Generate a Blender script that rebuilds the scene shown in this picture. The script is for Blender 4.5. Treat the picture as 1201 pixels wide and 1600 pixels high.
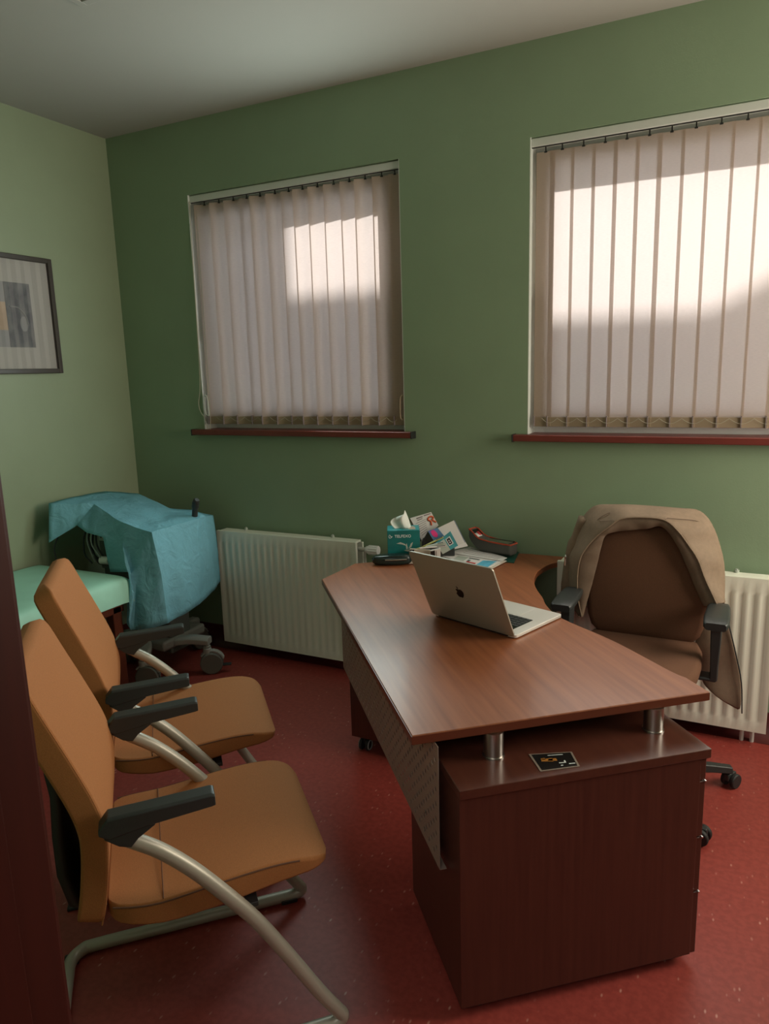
import bpy, bmesh, math, random
from mathutils import Vector, Matrix
random.seed(7)
for o in list(bpy.data.objects): bpy.data.objects.remove(o)
SC = bpy.context.scene; COL = SC.collection
PI = math.pi
# ------------------------------------------------------------------ camera
cam = bpy.data.cameras.new('camera'); co = bpy.data.objects.new('camera', cam); COL.objects.link(co)
cam.sensor_fit = 'VERTICAL'; cam.sensor_height = 36.0; cam.sensor_width = 27.0
cam.lens = 1127.18/1600*36; cam.clip_start = 0.02; cam.clip_end = 200
Rr = ((0.89602696, 0.44309586, -0.02831502), (-0.05964747, 0.18332289, 0.98124151), (-0.43997485, 0.87752993, -0.1906918))
co.matrix_world = Matrix(((Rr[0][0], Rr[1][0], -Rr[2][0], 0), (Rr[0][1], Rr[1][1], -Rr[2][1], 0), (Rr[0][2], Rr[1][2], -Rr[2][2], 1.62159), (0, 0, 0, 1)))
SC.camera = co
# ------------------------------------------------------------------ sky, sun, lamps, exposure
W = bpy.data.worlds.new('sky'); SC.world = W; W.use_nodes = True
bg = W.node_tree.nodes['Background']; bg.inputs[0].default_value = (0.84, 0.90, 1.0, 1); bg.inputs[1].default_value = 4.9
sun = bpy.data.lights.new('sun', 'SUN'); sun.energy = 8.5; sun.angle = math.radians(0.6); sun.color = (1.0, 0.945, 0.88)
so = bpy.data.objects.new('sun', sun); COL.objects.link(so)
SDIR = Vector((0.06, 1.0, 0.60)).normalized()          # towards the sun
so.rotation_euler = SDIR.to_track_quat('Z', 'Y').to_euler()
hall = bpy.data.lights.new('corridor_fill', 'AREA'); hall.energy = 16; hall.shape = 'RECTANGLE'; hall.size = 1.6; hall.size_y = 1.0; hall.color = (1.0, 0.97, 0.90)  # unseen area lamp added behind the camera as fill
ho = bpy.data.objects.new('corridor_fill', hall); COL.objects.link(ho); ho.location = (-0.1, -0.9, 2.55)
ho.rotation_euler = (math.radians(28), 0, 0)
side = bpy.data.lights.new('right_wall_fill', 'AREA'); side.energy = 48; side.shape = 'RECTANGLE'; side.size = 1.2; side.size_y = 1.2; side.color = (1.0, 0.89, 0.74)  # fill lamp added at the right wall, for an assumed window not built
sd = bpy.data.objects.new('right_wall_fill', side); COL.objects.link(sd); sd.location = (1.44, 2.70, 1.75); sd.rotation_euler = (0, math.radians(90), 0)
for nm, lx, lz, en, sx, sz, lc in (('left_window_fill', -1.83, 1.93, 14, .52, 1.1, (.80, 1.0, .96)), ('right_window_fill', -.27, 1.80, 9, 1.2, .8, (1.0, .95, .86))):  # fill lamps added on the room side of the blinds to boost daylight
    wl = bpy.data.lights.new(nm, 'AREA'); wl.energy = en; wl.shape = 'RECTANGLE'; wl.size = sx; wl.size_y = sz; wl.color = lc
    wo = bpy.data.objects.new(nm, wl); COL.objects.link(wo); wo.location = (lx, 3.325, lz); wo.rotation_euler = (math.radians(-90), 0, 0)
vs = SC.view_settings; SC.display_settings.display_device = 'sRGB'
vs.view_transform = 'Standard'; vs.look = 'None'; vs.gamma = 1; vs.exposure = 0.12; vs.use_curve_mapping = False

# ------------------------------------------------------------------ materials
MATS = {}
def srgb(r, g, b):
    f = lambda c: (c/255/12.92) if c/255 <= .04045 else ((c/255+.055)/1.055)**2.4
    return (f(r), f(g), f(b), 1)
def mat(name, col, rough=.5, metal=0.0, var=0.0, vscale=20, bump=0.0, bscale=200, col2=None, stretch=(1, 1, 1), trans=0, coat=0, spec=None, detail=3):
    m = bpy.data.materials.new(name); m.use_nodes = True; nt = m.node_tree; b = nt.nodes['Principled BSDF']
    b.inputs['Base Color'].default_value = col; b.inputs['Roughness'].default_value = rough; b.inputs['Metallic'].default_value = metal
    if spec is not None: b.inputs['Specular IOR Level'].default_value = spec
    if coat: b.inputs['Coat Weight'].default_value = coat; b.inputs['Coat Roughness'].default_value = .15
    tc = nt.nodes.new('ShaderNodeTexCoord'); mp = nt.nodes.new('ShaderNodeMapping'); mp.inputs['Scale'].default_value = stretch
    nt.links.new(tc.outputs['Object'], mp.inputs['Vector'])
    if var or col2:
        n = nt.nodes.new('ShaderNodeTexNoise'); n.inputs['Scale'].default_value = vscale; n.inputs['Detail'].default_value = detail
        nt.links.new(mp.outputs[0], n.inputs['Vector'])
        r = nt.nodes.new('ShaderNodeValToRGB'); r.color_ramp.elements[0].position = .32; r.color_ramp.elements[1].position = .68
        c2 = col2 or tuple(min(1, c*(1+var)) for c in col[:3])+(1,)
        c1 = col if col2 else tuple(c*(1-var) for c in col[:3])+(1,)
        r.color_ramp.elements[0].color = c1; r.color_ramp.elements[1].color = c2
        nt.links.new(n.outputs['Fac'], r.inputs[0]); nt.links.new(r.outputs[0], b.inputs['Base Color'])
    if bump:
        n2 = nt.nodes.new('ShaderNodeTexNoise'); n2.inputs['Scale'].default_value = bscale; n2.inputs['Detail'].default_value = 2
        nt.links.new(mp.outputs[0], n2.inputs['Vector'])
        bp = nt.nodes.new('ShaderNodeBump'); bp.inputs['Strength'].default_value = bump; bp.inputs['Distance'].default_value = .002
        nt.links.new(n2.outputs['Fac'], bp.inputs['Height']); nt.links.new(bp.outputs[0], b.inputs['Normal'])
    MATS[name] = m
    return m
def fabric_translucent(name, col, tcol, fac, bump=0):
    m = bpy.data.materials.new(name); m.use_nodes = True; nt = m.node_tree; nt.nodes.clear()
    out = nt.nodes.new('ShaderNodeOutputMaterial'); mx = nt.nodes.new('ShaderNodeMixShader'); d = nt.nodes.new('ShaderNodeBsdfDiffuse'); t = nt.nodes.new('ShaderNodeBsdfTranslucent')
    d.inputs[0].default_value = col; t.inputs[0].default_value = tcol; mx.inputs[0].default_value = fac
    tc = nt.nodes.new('ShaderNodeTexCoord'); mp = nt.nodes.new('ShaderNodeMapping'); mp.inputs['Scale'].default_value = (1, 1, 8)
    n = nt.nodes.new('ShaderNodeTexNoise'); n.inputs['Scale'].default_value = 60; n.inputs['Detail'].default_value = 4
    nt.links.new(tc.outputs['Object'], mp.inputs[0]); nt.links.new(mp.outputs[0], n.inputs['Vector'])
    for sh, c in ((d, col), (t, tcol)):
        r = nt.nodes.new('ShaderNodeValToRGB'); r.color_ramp.elements[0].color = tuple(x*.88 for x in c[:3])+(1,); r.color_ramp.elements[1].color = tuple(min(1, x*1.1) for x in c[:3])+(1,)
        nt.links.new(n.outputs['Fac'], r.inputs[0]); nt.links.new(r.outputs[0], sh.inputs[0])
    if bump:
        n2 = nt.nodes.new('ShaderNodeTexNoise'); n2.inputs['Scale'].default_value = 14; n2.inputs['Detail'].default_value = 4; n2.inputs['Distortion'].default_value = 1.2
        bp = nt.nodes.new('ShaderNodeBump'); bp.inputs['Strength'].default_value = bump; bp.inputs['Distance'].default_value = .02
        nt.links.new(tc.outputs['Object'], n2.inputs['Vector']); nt.links.new(n2.outputs['Fac'], bp.inputs['Height']); nt.links.new(bp.outputs[0], d.inputs['Normal'])
    nt.links.new(d.outputs[0], mx.inputs[1]); nt.links.new(t.outputs[0], mx.inputs[2]); nt.links.new(mx.outputs[0], out.inputs[0])
    MATS[name] = m; return m
def glass(name, tint=(1, 1, 1, 1), ior=1.5):
    m = bpy.data.materials.new(name); m.use_nodes = True; nt = m.node_tree; nt.nodes.clear()
    out = nt.nodes.new('ShaderNodeOutputMaterial'); mx = nt.nodes.new('ShaderNodeMixShader'); t = nt.nodes.new('ShaderNodeBsdfTransparent'); g = nt.nodes.new('ShaderNodeBsdfGlossy')
    t.inputs[0].default_value = tint; g.inputs['Roughness'].default_value = .01
    fr = nt.nodes.new('ShaderNodeFresnel'); fr.inputs[0].default_value = ior
    nt.links.new(fr.outputs[0], mx.inputs[0]); nt.links.new(t.outputs[0], mx.inputs[1]); nt.links.new(g.outputs[0], mx.inputs[2]); nt.links.new(mx.outputs[0], out.inputs[0])
    MATS[name] = m; return m
mat('wall_paint_left', (.265, .315, .20, 1), .5, var=.03, vscale=3, bump=.15, bscale=160)
mat('wall_paint', (.235, .325, .205, 1), .55, var=.03, vscale=3, bump=.15, bscale=160)
mat('ceiling_paint', (.37, .352, .315, 1), .8, bump=.1, bscale=200)
def floor_mat():
    m = mat('linoleum', (.30, .055, .04, 1), .42, spec=.35, bump=.03, bscale=90); nt = m.node_tree; b = nt.nodes['Principled BSDF']
    tc = nt.nodes.new('ShaderNodeTexCoord')
    a = nt.nodes.new('ShaderNodeTexNoise'); a.inputs['Scale'].default_value = 55; a.inputs['Detail'].default_value = 6
    r = nt.nodes.new('ShaderNodeValToRGB'); e = r.color_ramp.elements
    e[0].position = .38; e[0].color = (.27, .043, .034, 1); e[1].position = .62; e[1].color = (.33, .056, .043, 1)
    v = nt.nodes.new('ShaderNodeTexVoronoi'); v.inputs['Scale'].default_value = 42
    r2 = nt.nodes.new('ShaderNodeValToRGB'); f = r2.color_ramp.elements; f[0].position = .05; f[0].color = (.7, .7, .7, 1); f[1].position = .16; f[1].color = (0, 0, 0, 1)
    a2 = nt.nodes.new('ShaderNodeTexNoise'); a2.inputs['Scale'].default_value = 9
    r3 = nt.nodes.new('ShaderNodeValToRGB'); r3.color_ramp.elements[0].position = .38; r3.color_ramp.elements[1].position = .60
    mu = nt.nodes.new('ShaderNodeMath'); mu.operation = 'MULTIPLY'
    mx = nt.nodes.new('ShaderNodeMix'); mx.data_type = 'RGBA'; mx.inputs['B'].default_value = (.66, .34, .27, 1)
    mp = nt.nodes.new('ShaderNodeMapping'); mp.inputs['Scale'].default_value = (1, .45, 1); mp.inputs['Rotation'].default_value = (0, 0, .5)
    nt.links.new(tc.outputs['Object'], mp.inputs[0])
    nt.links.new(tc.outputs['Object'], a.inputs['Vector']); nt.links.new(mp.outputs[0], v.inputs['Vector']); nt.links.new(tc.outputs['Object'], a2.inputs['Vector'])
    nt.links.new(a.outputs['Fac'], r.inputs[0]); nt.links.new(v.outputs['Distance'], r2.inputs[0]); nt.links.new(a2.outputs['Fac'], r3.inputs[0])
    nt.links.new(r2.outputs[0], mu.inputs[0]); nt.links.new(r3.outputs[0], mu.inputs[1])
    nt.links.new(mu.outputs[0], mx.inputs['Factor']); nt.links.new(r.outputs[0], mx.inputs['A']); nt.links.new(mx.outputs['Result'], b.inputs['Base Color'])
floor_mat()
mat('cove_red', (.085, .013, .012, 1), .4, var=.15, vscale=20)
mat('white_pvc', (.86, .87, .86, 1), .35)
mat('white_rail', (.60, .63, .58, 1), .4)
mat('sill_brown', (.16, .030, .022, 1), .35, var=.1, vscale=8)
mat('radiator_enamel', (.84, .86, .74, 1), .38)
mat('pipe_white', (.6, .6, .55, 1), .4)
fabric_translucent('slat_fabric', (.56, .43, .32, 1), (.60, .55, .53, 1), .5)
mat('slat_weight', (.33, .255, .17, 1), .5)
mat('chain_plastic', (.42, .40, .31, 1), .4)
mat('wood_top', (.20, .062, .024, 1), .42, col2=(.285, .095, .038, 1), vscale=7, stretch=(.35, 6, 6), coat=.12, detail=6, bump=.05, bscale=60, spec=.35)
mat('wood_dark', (.066, .018, .012, 1), .38, col2=(.088, .025, .016, 1), vscale=9, stretch=(8, 8, .35), detail=6, coat=.2)
mat('wood_slab', (.075, .022, .014, 1), .33, col2=(.098, .030, .018, 1), vscale=7, stretch=(.4, 6, 6), detail=6, coat=.35)
mat('wood_edge', (.135, .036, .018, 1), .3, coat=.2)
mat('door_wood', (.038, .0045, .0022, 1), .5, spec=.25, col2=(.048, .006, .003, 1), vscale=6, stretch=(8, 8, .3), coat=.05)
mat('steel', (.50, .47, .43, 1), .3, metal=1)
mat('panel_metal', (.32, .24, .20, 1), .45, metal=.1)
mat('chair_fabric', (.39, .150, .046, 1), .85, var=.10, vscale=400, bump=.2, bscale=700)
mat('chair_seam', (.14, .06, .03, 1), .8)
mat('black_plastic', (.030, .034, .033, 1), .42, bump=.1, bscale=500)
mat('black_shell', (.022, .020, .020, 1), .5)
mat('grey_tube', (.44, .41, .34, 1), .38, metal=.25)
mat('swivel_fabric', (.13, .056, .027, 1), .9, var=.1, vscale=300, bump=.2, bscale=600)
mat('jacket_cloth', (.235, .165, .108, 1), .75, var=.06, vscale=60, bump=.25, bscale=260)
mat('jacket_lining', (.19, .128, .085, 1), .7, var=.05, vscale=60, bump=.2, bscale=200)
mat('bright_metal', (.8, .8, .78, 1), .2, metal=1)
mat('alu', (.40, .375, .31, 1), .40, metal=.35)
mat('alu_light', (.66, .63, .58, 1), .4, metal=.5)
mat('key_black', (.015, .015, .016, 1), .4)
mat('logo_black', (.010, .009, .008, 1), .12, metal=.4)
mat('screen_black', (.008, .009, .010, 1), .1)
fabric_translucent('drape_blue', (.31, .66, .80, 1), (.05, .60, .60, 1), .40, bump=.6)
mat('couch_cover', (.36, .68, .54, 1), .6, var=.04, vscale=10, bump=.1, bscale=150)
mat('couch_wood', (.13, .030, .014, 1), .4, var=.2, vscale=10)
mat('machine_grey', (.10, .115, .105, 1), .5)
mat('machine_light', (.40, .44, .38, 1), .45)
mat('base_grey', (.26, .25, .22, 1), .4)
mat('base_silver', (.42, .41, .38, 1), .32, metal=.1)
mat('rubber', (.02, .02, .02, 1), .6)
mat('wheel_grey', (.16, .15, .13, 1), .5)
mat('cable_black', (.012, .012, .014, 1), .5)
mat('cable_grey', (.35, .38, .36, 1), .5)
mat('frame_wood', (.055, .043, .036, 1), .35, metal=.2)
mat('frame_black', (.01, .01, .01, 1), .5)
mat('passepartout', (.40, .38, .345, 1), .8)
mat('print_grey', (.10, .10, .11, 1), .7, col2=(.20, .20, .195, 1), vscale=6, stretch=(1, 3, 2))
mat('print_tan', (.42, .31, .22, 1), .7, var=.1, vscale=10)
mat('print_pale', (.26, .255, .25, 1), .7)
glass('pane_glass'); glass('picture_glass', ior=1.45)
mat('teal_box', (.006, .16, .155, 1), .35, var=.25, vscale=9)
mat('teal_top', (.015, .25, .27, 1), .4)
mat('navy', (.008, .03, .08, 1), .4)
mat('tissue_paper', (.72, .74, .68, 1), .9, bump=.2, bscale=60)
mat('paper_white', (.66, .63, .60, 1), .8)
mat('paper_cream', (.60, .53, .44, 1), .8)
mat('ink_grey', (.22, .18, .18, 1), .8)
mat('ink_red', (.45, .03, .03, 1), .6)
mat('ink_orange', (.55, .10, .03, 1), .6)
mat('pink', (.75, .04, .22, 1), .6)
mat('violet', (.24, .10, .45, 1), .6)
mat('blue_card', (.09, .20, .36, 1), .5)
mat('teal_card', (.045, .27, .30, 1), .5, var=.2, vscale=40)
mat('sky_print', (.10, .40, .56, 1), .5, var=.2, vscale=30)
mat('pouch', (.010, .022, .020, 1), .2, bump=.3, bscale=30)
mat('white_text', (.75, .80, .78, 1), .5)
mat('device_grey', (.085, .085, .075, 1), .5)
mat('device_red', (.42, .055, .022, 1), .4)
mat('device_screen', (.10, .11, .07, 1), .25)
mat('folder_green', (.010, .07, .05, 1), .4)
mat('pen_yellow', (.45, .45, .15, 1), .4)
mat('print_dark', (.014, .013, .012, 1), .25)
mat('gold', (.40, .16, .03, 1), .4)
mat('card_border', (.24, .19, .15, 1), .5)
mat('plaster_outside', (.45, .42, .38, 1), .9, var=.1, vscale=2)
mat('ground_grey', (.28, .27, .25, 1), .9, var=.1, vscale=2)

# ------------------------------------------------------------------ mesh helpers
def new(): return bmesh.new()
def box(bm, sx, sy, sz, c=(0, 0, 0), rz=0.0, M=None):
    r = bmesh.ops.create_cube(bm, size=1.0)
    T = Matrix.Translation(c) @ Matrix.Rotation(rz, 4, 'Z') @ Matrix.Diagonal((sx, sy, sz, 1))
    if M is not None: T = M @ T
    bmesh.ops.transform(bm, matrix=T, verts=r['verts']); return r['verts']
def cyl(bm, p0, p1, r, seg=16, r2=None):
    p0, p1 = Vector(p0), Vector(p1); d = p1-p0
    q = bmesh.ops.create_cone(bm, cap_ends=True, segments=seg, radius1=r, radius2=r if r2 is None else r2, depth=d.length)
    T = Matrix.Translation((p0+p1)/2) @ d.to_track_quat('Z', 'Y').to_matrix().to_4x4()
    bmesh.ops.transform(bm, matrix=T, verts=q['verts'])
def ball(bm, c, r, s=(1, 1, 1), seg=12):
    q = bmesh.ops.create_uvsphere(bm, u_segments=seg, v_segments=max(6, seg//2), radius=r)
    bmesh.ops.transform(bm, matrix=Matrix.Translation(c) @ Matrix.Diagonal((*s, 1)), verts=q['verts'])
def smooth_path(pts, n=6, closed=False):
    P = [Vector(p) for p in pts]; out = []; N = len(P)
    for i in range(N if closed else N-1):
        p1, p2 = P[i], P[(i+1) % N]
        p0 = P[i-1] if (i > 0 or closed) else p1*2-p2
        p3 = P[(i+2) % N] if (i+2 < N or closed) else p2*2-p1
        for k in range(n):
            t = k/n
            out.append(.5*((2*p1)+(p2-p0)*t+(2*p0-5*p1+4*p2-p3)*t*t+(3*p1-p0-3*p2+p3)*t*t*t))
    if not closed: out.append(P[-1])
    return out
def tube(bm, pts, r, seg=10, closed=False, flat=1.0):
    P = [Vector(p) for p in pts]; N = len(P); rings = []; up = None
    for i in range(N):
        if closed: t = (P[(i+1) % N]-P[i-1])
        else: t = P[min(i+1, N-1)]-P[max(i-1, 0)]
        t.normalize()
        if up is None:
            up = Vector((0, 0, 1)) if abs(t.z) < .9 else Vector((1, 0, 0))
        s = t.cross(up)
        if s.length < 1e-4: s = t.orthogonal()
        s.normalize(); up = s.cross(t).normalized()
        rr = r[i] if isinstance(r, (list, tuple)) else r
        rings.append([bm.verts.new(P[i]+s*math.cos(a)*rr*flat+up*math.sin(a)*rr) for a in [2*PI*k/seg for k in range(seg)]])
    for i in range(N if closed else N-1):
        a, b = rings[i], rings[(i+1) % N]
        for k in range(seg): bm.faces.new((a[k], a[(k+1) % seg], b[(k+1) % seg], b[k]))
    if not closed: bm.faces.new(list(reversed(rings[0]))); bm.faces.new(rings[-1])
def prism(bm, outline, z0, z1):
    lo = [bm.verts.new((x, y, z0)) for x, y in outline]; hi = [bm.verts.new((x, y, z1)) for x, y in outline]
    bm.faces.new(list(reversed(lo))); bm.faces.new(hi)
    n = len(outline)
    for i in range(n): bm.faces.new((lo[i], lo[(i+1) % n], hi[(i+1) % n], hi[i]))
def slab(bm, pts, thick, nrm=None):
    """polygon of 3D points given a thickness along its normal"""
    P = [Vector(p) for p in pts]
    if nrm is None:
        nrm = Vector((0, 0, 0))
        for i in range(len(P)): nrm += (P[i]-P[0]).cross(P[(i+1) % len(P)]-P[0])
    n = Vector(nrm).normalized()
    a = [bm.verts.new(p) for p in P]; b = [bm.verts.new(p-n*thick) for p in P]
    bm.faces.new(a); bm.faces.new(list(reversed(b)))
    for i in range(len(P)): bm.faces.new((a[i], b[i], b[(i+1) % len(P)], a[(i+1) % len(P)]))
def rrect(w, h, r, n=4):
    out = []
    for cx, cy, a0 in ((w-r, h-r, 0), (-w+r, h-r, PI/2), (-w+r, -h+r, PI), (w-r, -h+r, 3*PI/2)):
        for k in range(n+1):
            a = a0+PI/2*k/n; out.append((cx+r*math.cos(a), cy+r*math.sin(a)))
    return out
def loft(bm, rings, caps=True):
    R = [[bm.verts.new(p) for p in ring] for ring in rings]; n = len(R[0])
    for a, b in zip(R, R[1:]):
        for k in range(n): bm.faces.new((a[k], a[(k+1) % n], b[(k+1) % n], b[k]))
    if caps: bm.faces.new(list(reversed(R[0]))); bm.faces.new(R[-1])
def grid(bm, rows):
    R = [[bm.verts.new(p) for p in row] for row in rows]
    for a, b in zip(R, R[1:]):
        for k in range(len(a)-1): bm.faces.new((a[k], a[k+1], b[k+1], b[k]))
def obj(name, bm, m, parent=None, bevel=0, smooth=35, sub=0, solid=0, segs=2, wn=False):
    bmesh.ops.recalc_face_normals(bm, faces=bm.faces)
    me = bpy.data.meshes.new(name); bm.to_mesh(me); bm.free()
    me.materials.append(MATS[m] if isinstance(m, str) else m)
    if smooth:
        for p in me.polygons: p.use_smooth = True
        me.set_sharp_from_angle(angle=math.radians(smooth))
    o = bpy.data.objects.new(name, me); COL.objects.link(o)
    if parent: o.parent = parent
    if solid:
        s = o.modifiers.new('solid', 'SOLIDIFY'); s.thickness = solid; s.offset = 0
    if sub:
        s = o.modifiers.new('sub', 'SUBSURF'); s.levels = sub; s.render_levels = sub
    if bevel:
        b = o.modifiers.new('bevel', 'BEVEL'); b.width = bevel; b.segments = segs; b.limit_method = 'ANGLE'; b.angle_limit = math.radians(40)
    if wn or (bevel and smooth):
        w_ = o.modifiers.new('normals', 'WEIGHTED_NORMAL'); w_.keep_sharp = True
    return o
def tag(o, label=None, cat=None, group=None, kind=None):
    if label: o['label'] = label
    if cat: o['category'] = cat
    if group: o['group'] = group
    if kind: o['kind'] = kind
    return o
def thing(name, label, cat, loc=(0, 0, 0), rz=0, group=None):
    o = bpy.data.objects.new(name, None); COL.objects.link(o); o.location = loc; o.rotation_euler = (0, 0, rz); o.empty_display_size = .05
    return tag(o, label, cat, group)
def struct_root(name, loc=(0, 0, 0)):
    o = bpy.data.objects.new(name, None); COL.objects.link(o); o.location = loc; o['kind'] = 'structure'; return o
def struct(name, bm, m, **k):
    o = obj(name, bm, m, **k); o['kind'] = 'structure'; return o
def copy_tree(o, parent=None):
    c = o.copy(); COL.objects.link(c)
    if parent: c.parent = parent
    for ch in list(o.children): copy_tree(ch, c)
    return c
def text_mesh(name, body, size, m, parent, M, depth=.0004):
    cu = bpy.data.curves.new(name, 'FONT'); cu.body = body; cu.size = size; cu.extrude = depth
    t = bpy.data.objects.new(name, cu); COL.objects.link(t)
    me = bpy.data.meshes.new_from_object(t.evaluated_get(bpy.context.evaluated_depsgraph_get()))
    bpy.data.objects.remove(t); me.materials.clear(); me.materials.append(MATS[m])
    o = bpy.data.objects.new(name, me); COL.objects.link(o); o.parent = parent; o.matrix_local = M
    return o

# ------------------------------------------------------------------ room shell
YW, XL, XR, ZC, YF = 3.345, -3.413, 1.45, 2.991, 0.36
WT = 0.42
b = new(); box(b, 9, 9, .1, (-1, 1.0, -.05)); struct('floor', b, 'linoleum', smooth=0)
b = new(); box(b, XR-XL+.4, YW-YF+.9, .12, ((XL+XR)/2, (YW+YF)/2, ZC+.06)); struct('ceiling', b, 'ceiling_paint', smooth=0)
W1 = (-2.843, -1.547, 1.318, 2.613); W2 = (-0.914, 0.376, 1.312, 2.608)
b = new()
for x0, x1, z0, z1 in ((XL-.3, W1[0], 0, ZC), (W1[1], W2[0], 0, ZC), (W2[1], XR+.3, 0, ZC), (W1[0], W1[1], 0, W1[2]), (W1[0], W1[1], W1[3], ZC), (W2[0], W2[1], 0, W2[2]), (W2[0], W2[1], W2[3], ZC)):
    box(b, x1-x0, WT, z1-z0, ((x0+x1)/2, YW+WT/2, (z0+z1)/2))
bmesh.ops.remove_doubles(b, verts=b.verts, dist=1e-4)
struct('wall_back', b, 'wall_paint', smooth=0)
b = new(); box(b, .25, YW-YF+1, ZC, (XL-.125, (YW+YF)/2-.2, ZC/2)); struct('wall_left', b, 'wall_paint_left', smooth=0)
b = new(); box(b, .25, YW-YF+1, ZC, (XR+.125, (YW+YF)/2-.2, ZC/2)); struct('wall_right', b, 'wall_paint', smooth=0)
DX0, DX1, DZ = -0.775, 1.36, 2.10
b = new()
for x0, x1, z0, z1 in ((XL-.2, DX0, 0, ZC), (DX1, XR+.2, 0, ZC), (DX0, DX1, DZ, ZC)):
    box(b, x1-x0, .14, z1-z0, ((x0+x1)/2, YF+.07, (z0+z1)/2))
struct('wall_front', b, 'wall_paint', smooth=0)
b = new()                                                            # corridor the camera stands in
box(b, 5.4, .1, 2.8, (-.8, -2.0, 1.4)); box(b, .1, 2.4, 2.8, (-3.5, -.8, 1.4)); box(b, .1, 2.4, 2.8, (2.0, -.8, 1.4)); box(b, 5.5, 2.5, .1, (-.8, -.85, 2.85))
struct('wall_corridor', b, 'ceiling_paint', smooth=0)
# cove skirting: the lino runs up the walls
def cove(name, p0, p1, inward):
    bm = new(); prof = [(0, .115), (.006, .115), (.007, .075), (.018, .035), (.042, .012), (.075, .001), (.075, 0), (0, 0)]
    i = Vector(inward)
    loft(bm, [[Vector(p)+i*a+Vector((0, 0, z)) for a, z in prof] for p in (p0, p1)])
    struct(name, bm, 'cove_red', smooth=50)
cove('baseboard_back', (XL, YW, 0), (XR, YW, 0), (0, -1, 0)); cove('baseboard_left', (XL, YF+.14, 0), (XL, YW, 0), (1, 0, 0))
# door frame at the near left, in which the camera stands
d1 = struct_root('door_1', (DX0, YF, 0))
b = new(); box(b, .04, .17, DZ, (.02, .075, DZ/2)); obj('jamb', b, 'door_wood', d1, bevel=.004)
b = new(); box(b, .014, .055, DZ, (.045, .075, DZ/2)); obj('door_stop', b, 'door_wood', d1, bevel=.003)
b = new(); box(b, .075, .016, DZ+.06, (-.002, .158, DZ/2+.03)); obj('architrave', b, 'door_wood', d1, bevel=.005)
b = new(); box(b, .04, .17, DZ, (DX1-DX0-.02, .075, DZ/2)); obj('jamb', b, 'door_wood', d1, bevel=.004)
b = new(); box(b, DX1-DX0, .17, .04, ((DX1-DX0)/2, .075, DZ-.02)); obj('head', b, 'door_wood', d1, bevel=.004)
# ceiling panel
t = thing('ceiling_panel', 'square white panel set in the ceiling above the treatment couch corner', 'ceiling panel', (-2.0, 1.9, ZC-.0))
b = new()
for dx, dy, sx, sy in ((-.285, 0, .03, .60), (.285, 0, .03, .60), (0, .285, .54, .03), (0, -.285, .54, .03)): box(b, sx, sy, .008, (dx, dy, -.004))
obj('rim', b, 'ceiling_paint', t, bevel=.002)
b = new(); box(b, .53, .53, .004, (0, 0, -.002)); obj('panel', b, 'white_pvc', t)

# ------------------------------------------------------------------ windows
def window(n, w, handle_x, shift=0.0):
    x0, x1, z0, z1 = w; r = struct_root('window_%d' % n, ((x0+x1)/2, YW+.145, z0)); hw, h = (x1-x0)/2, z1-z0
    def ring(bm, a, bb, y, d):
        box(bm, bb, d, h-2*a, (-hw+a+bb/2+shift, y, h/2)); box(bm, bb, d, h-2*a, (hw-a-bb/2+shift*.4, y, h/2))
        box(bm, 2*hw-2*a, d-.001, bb, (0, y, a+bb/2)); box(bm, 2*hw-2*a, d-.001, bb, (0, y, h-a-bb/2))
    bm = new(); ring(bm, 0, .055, .0, .07); obj('frame', bm, 'white_pvc', r, bevel=.004)
    if shift:
        bm = new(); box(bm, abs(shift)*.4+.004, .07, h, (hw-abs(shift)*.2-.002, 0, h/2)); obj('frame_extension', bm, 'white_pvc', r)
    bm = new(); ring(bm, .045, .06, -.03, .06); obj('sash', bm, 'white_pvc', r, bevel=.006)
    bm = new(); box(bm, 2*hw-.14, .006, h-.2, (shift*.7, -.02, h/2)); obj('pane', bm, 'pane_glass', r, smooth=0)
    bm = new(); box(bm, .028, .012, .07, (handle_x, -.066, .62)); cyl(bm, (handle_x, -.07, .62), (handle_x, -.088, .62), .009, 10); box(bm, .020, .012, .12, (handle_x, -.088, .57))
    obj('handle', bm, 'white_pvc', r, bevel=.003)
    bm = new()                                                        # white reveal lining
    for s in (-1, 1): box(bm, .003, .11, h, (s*(hw-.0015), -.090, h/2))
    obj('reveal_lining', bm, 'white_rail', r, smooth=0)
    bm = new(); box(bm, 2*hw+.11, .052, .030, (0, -.171, -.012)); box(bm, 2*hw-.006, .165, .024, (0, -.073, -.009)); obj('sill', bm, 'sill_brown', r, bevel=.003)
    bm = new()
    for s in (-1, 1): box(bm, .006, .056, .036, (s*(hw+.057), -.171, -.013))
    obj('sill_end_cap', bm, 'frame_black', r, bevel=.001)
    bm = new(); box(bm, 2*hw, .28, .02, (0, .18, -.012)); obj('outer_sill', bm, 'base_grey', r)
    return r
window(1, W1, -.615, -.05); window(2, W2, -.575)
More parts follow.
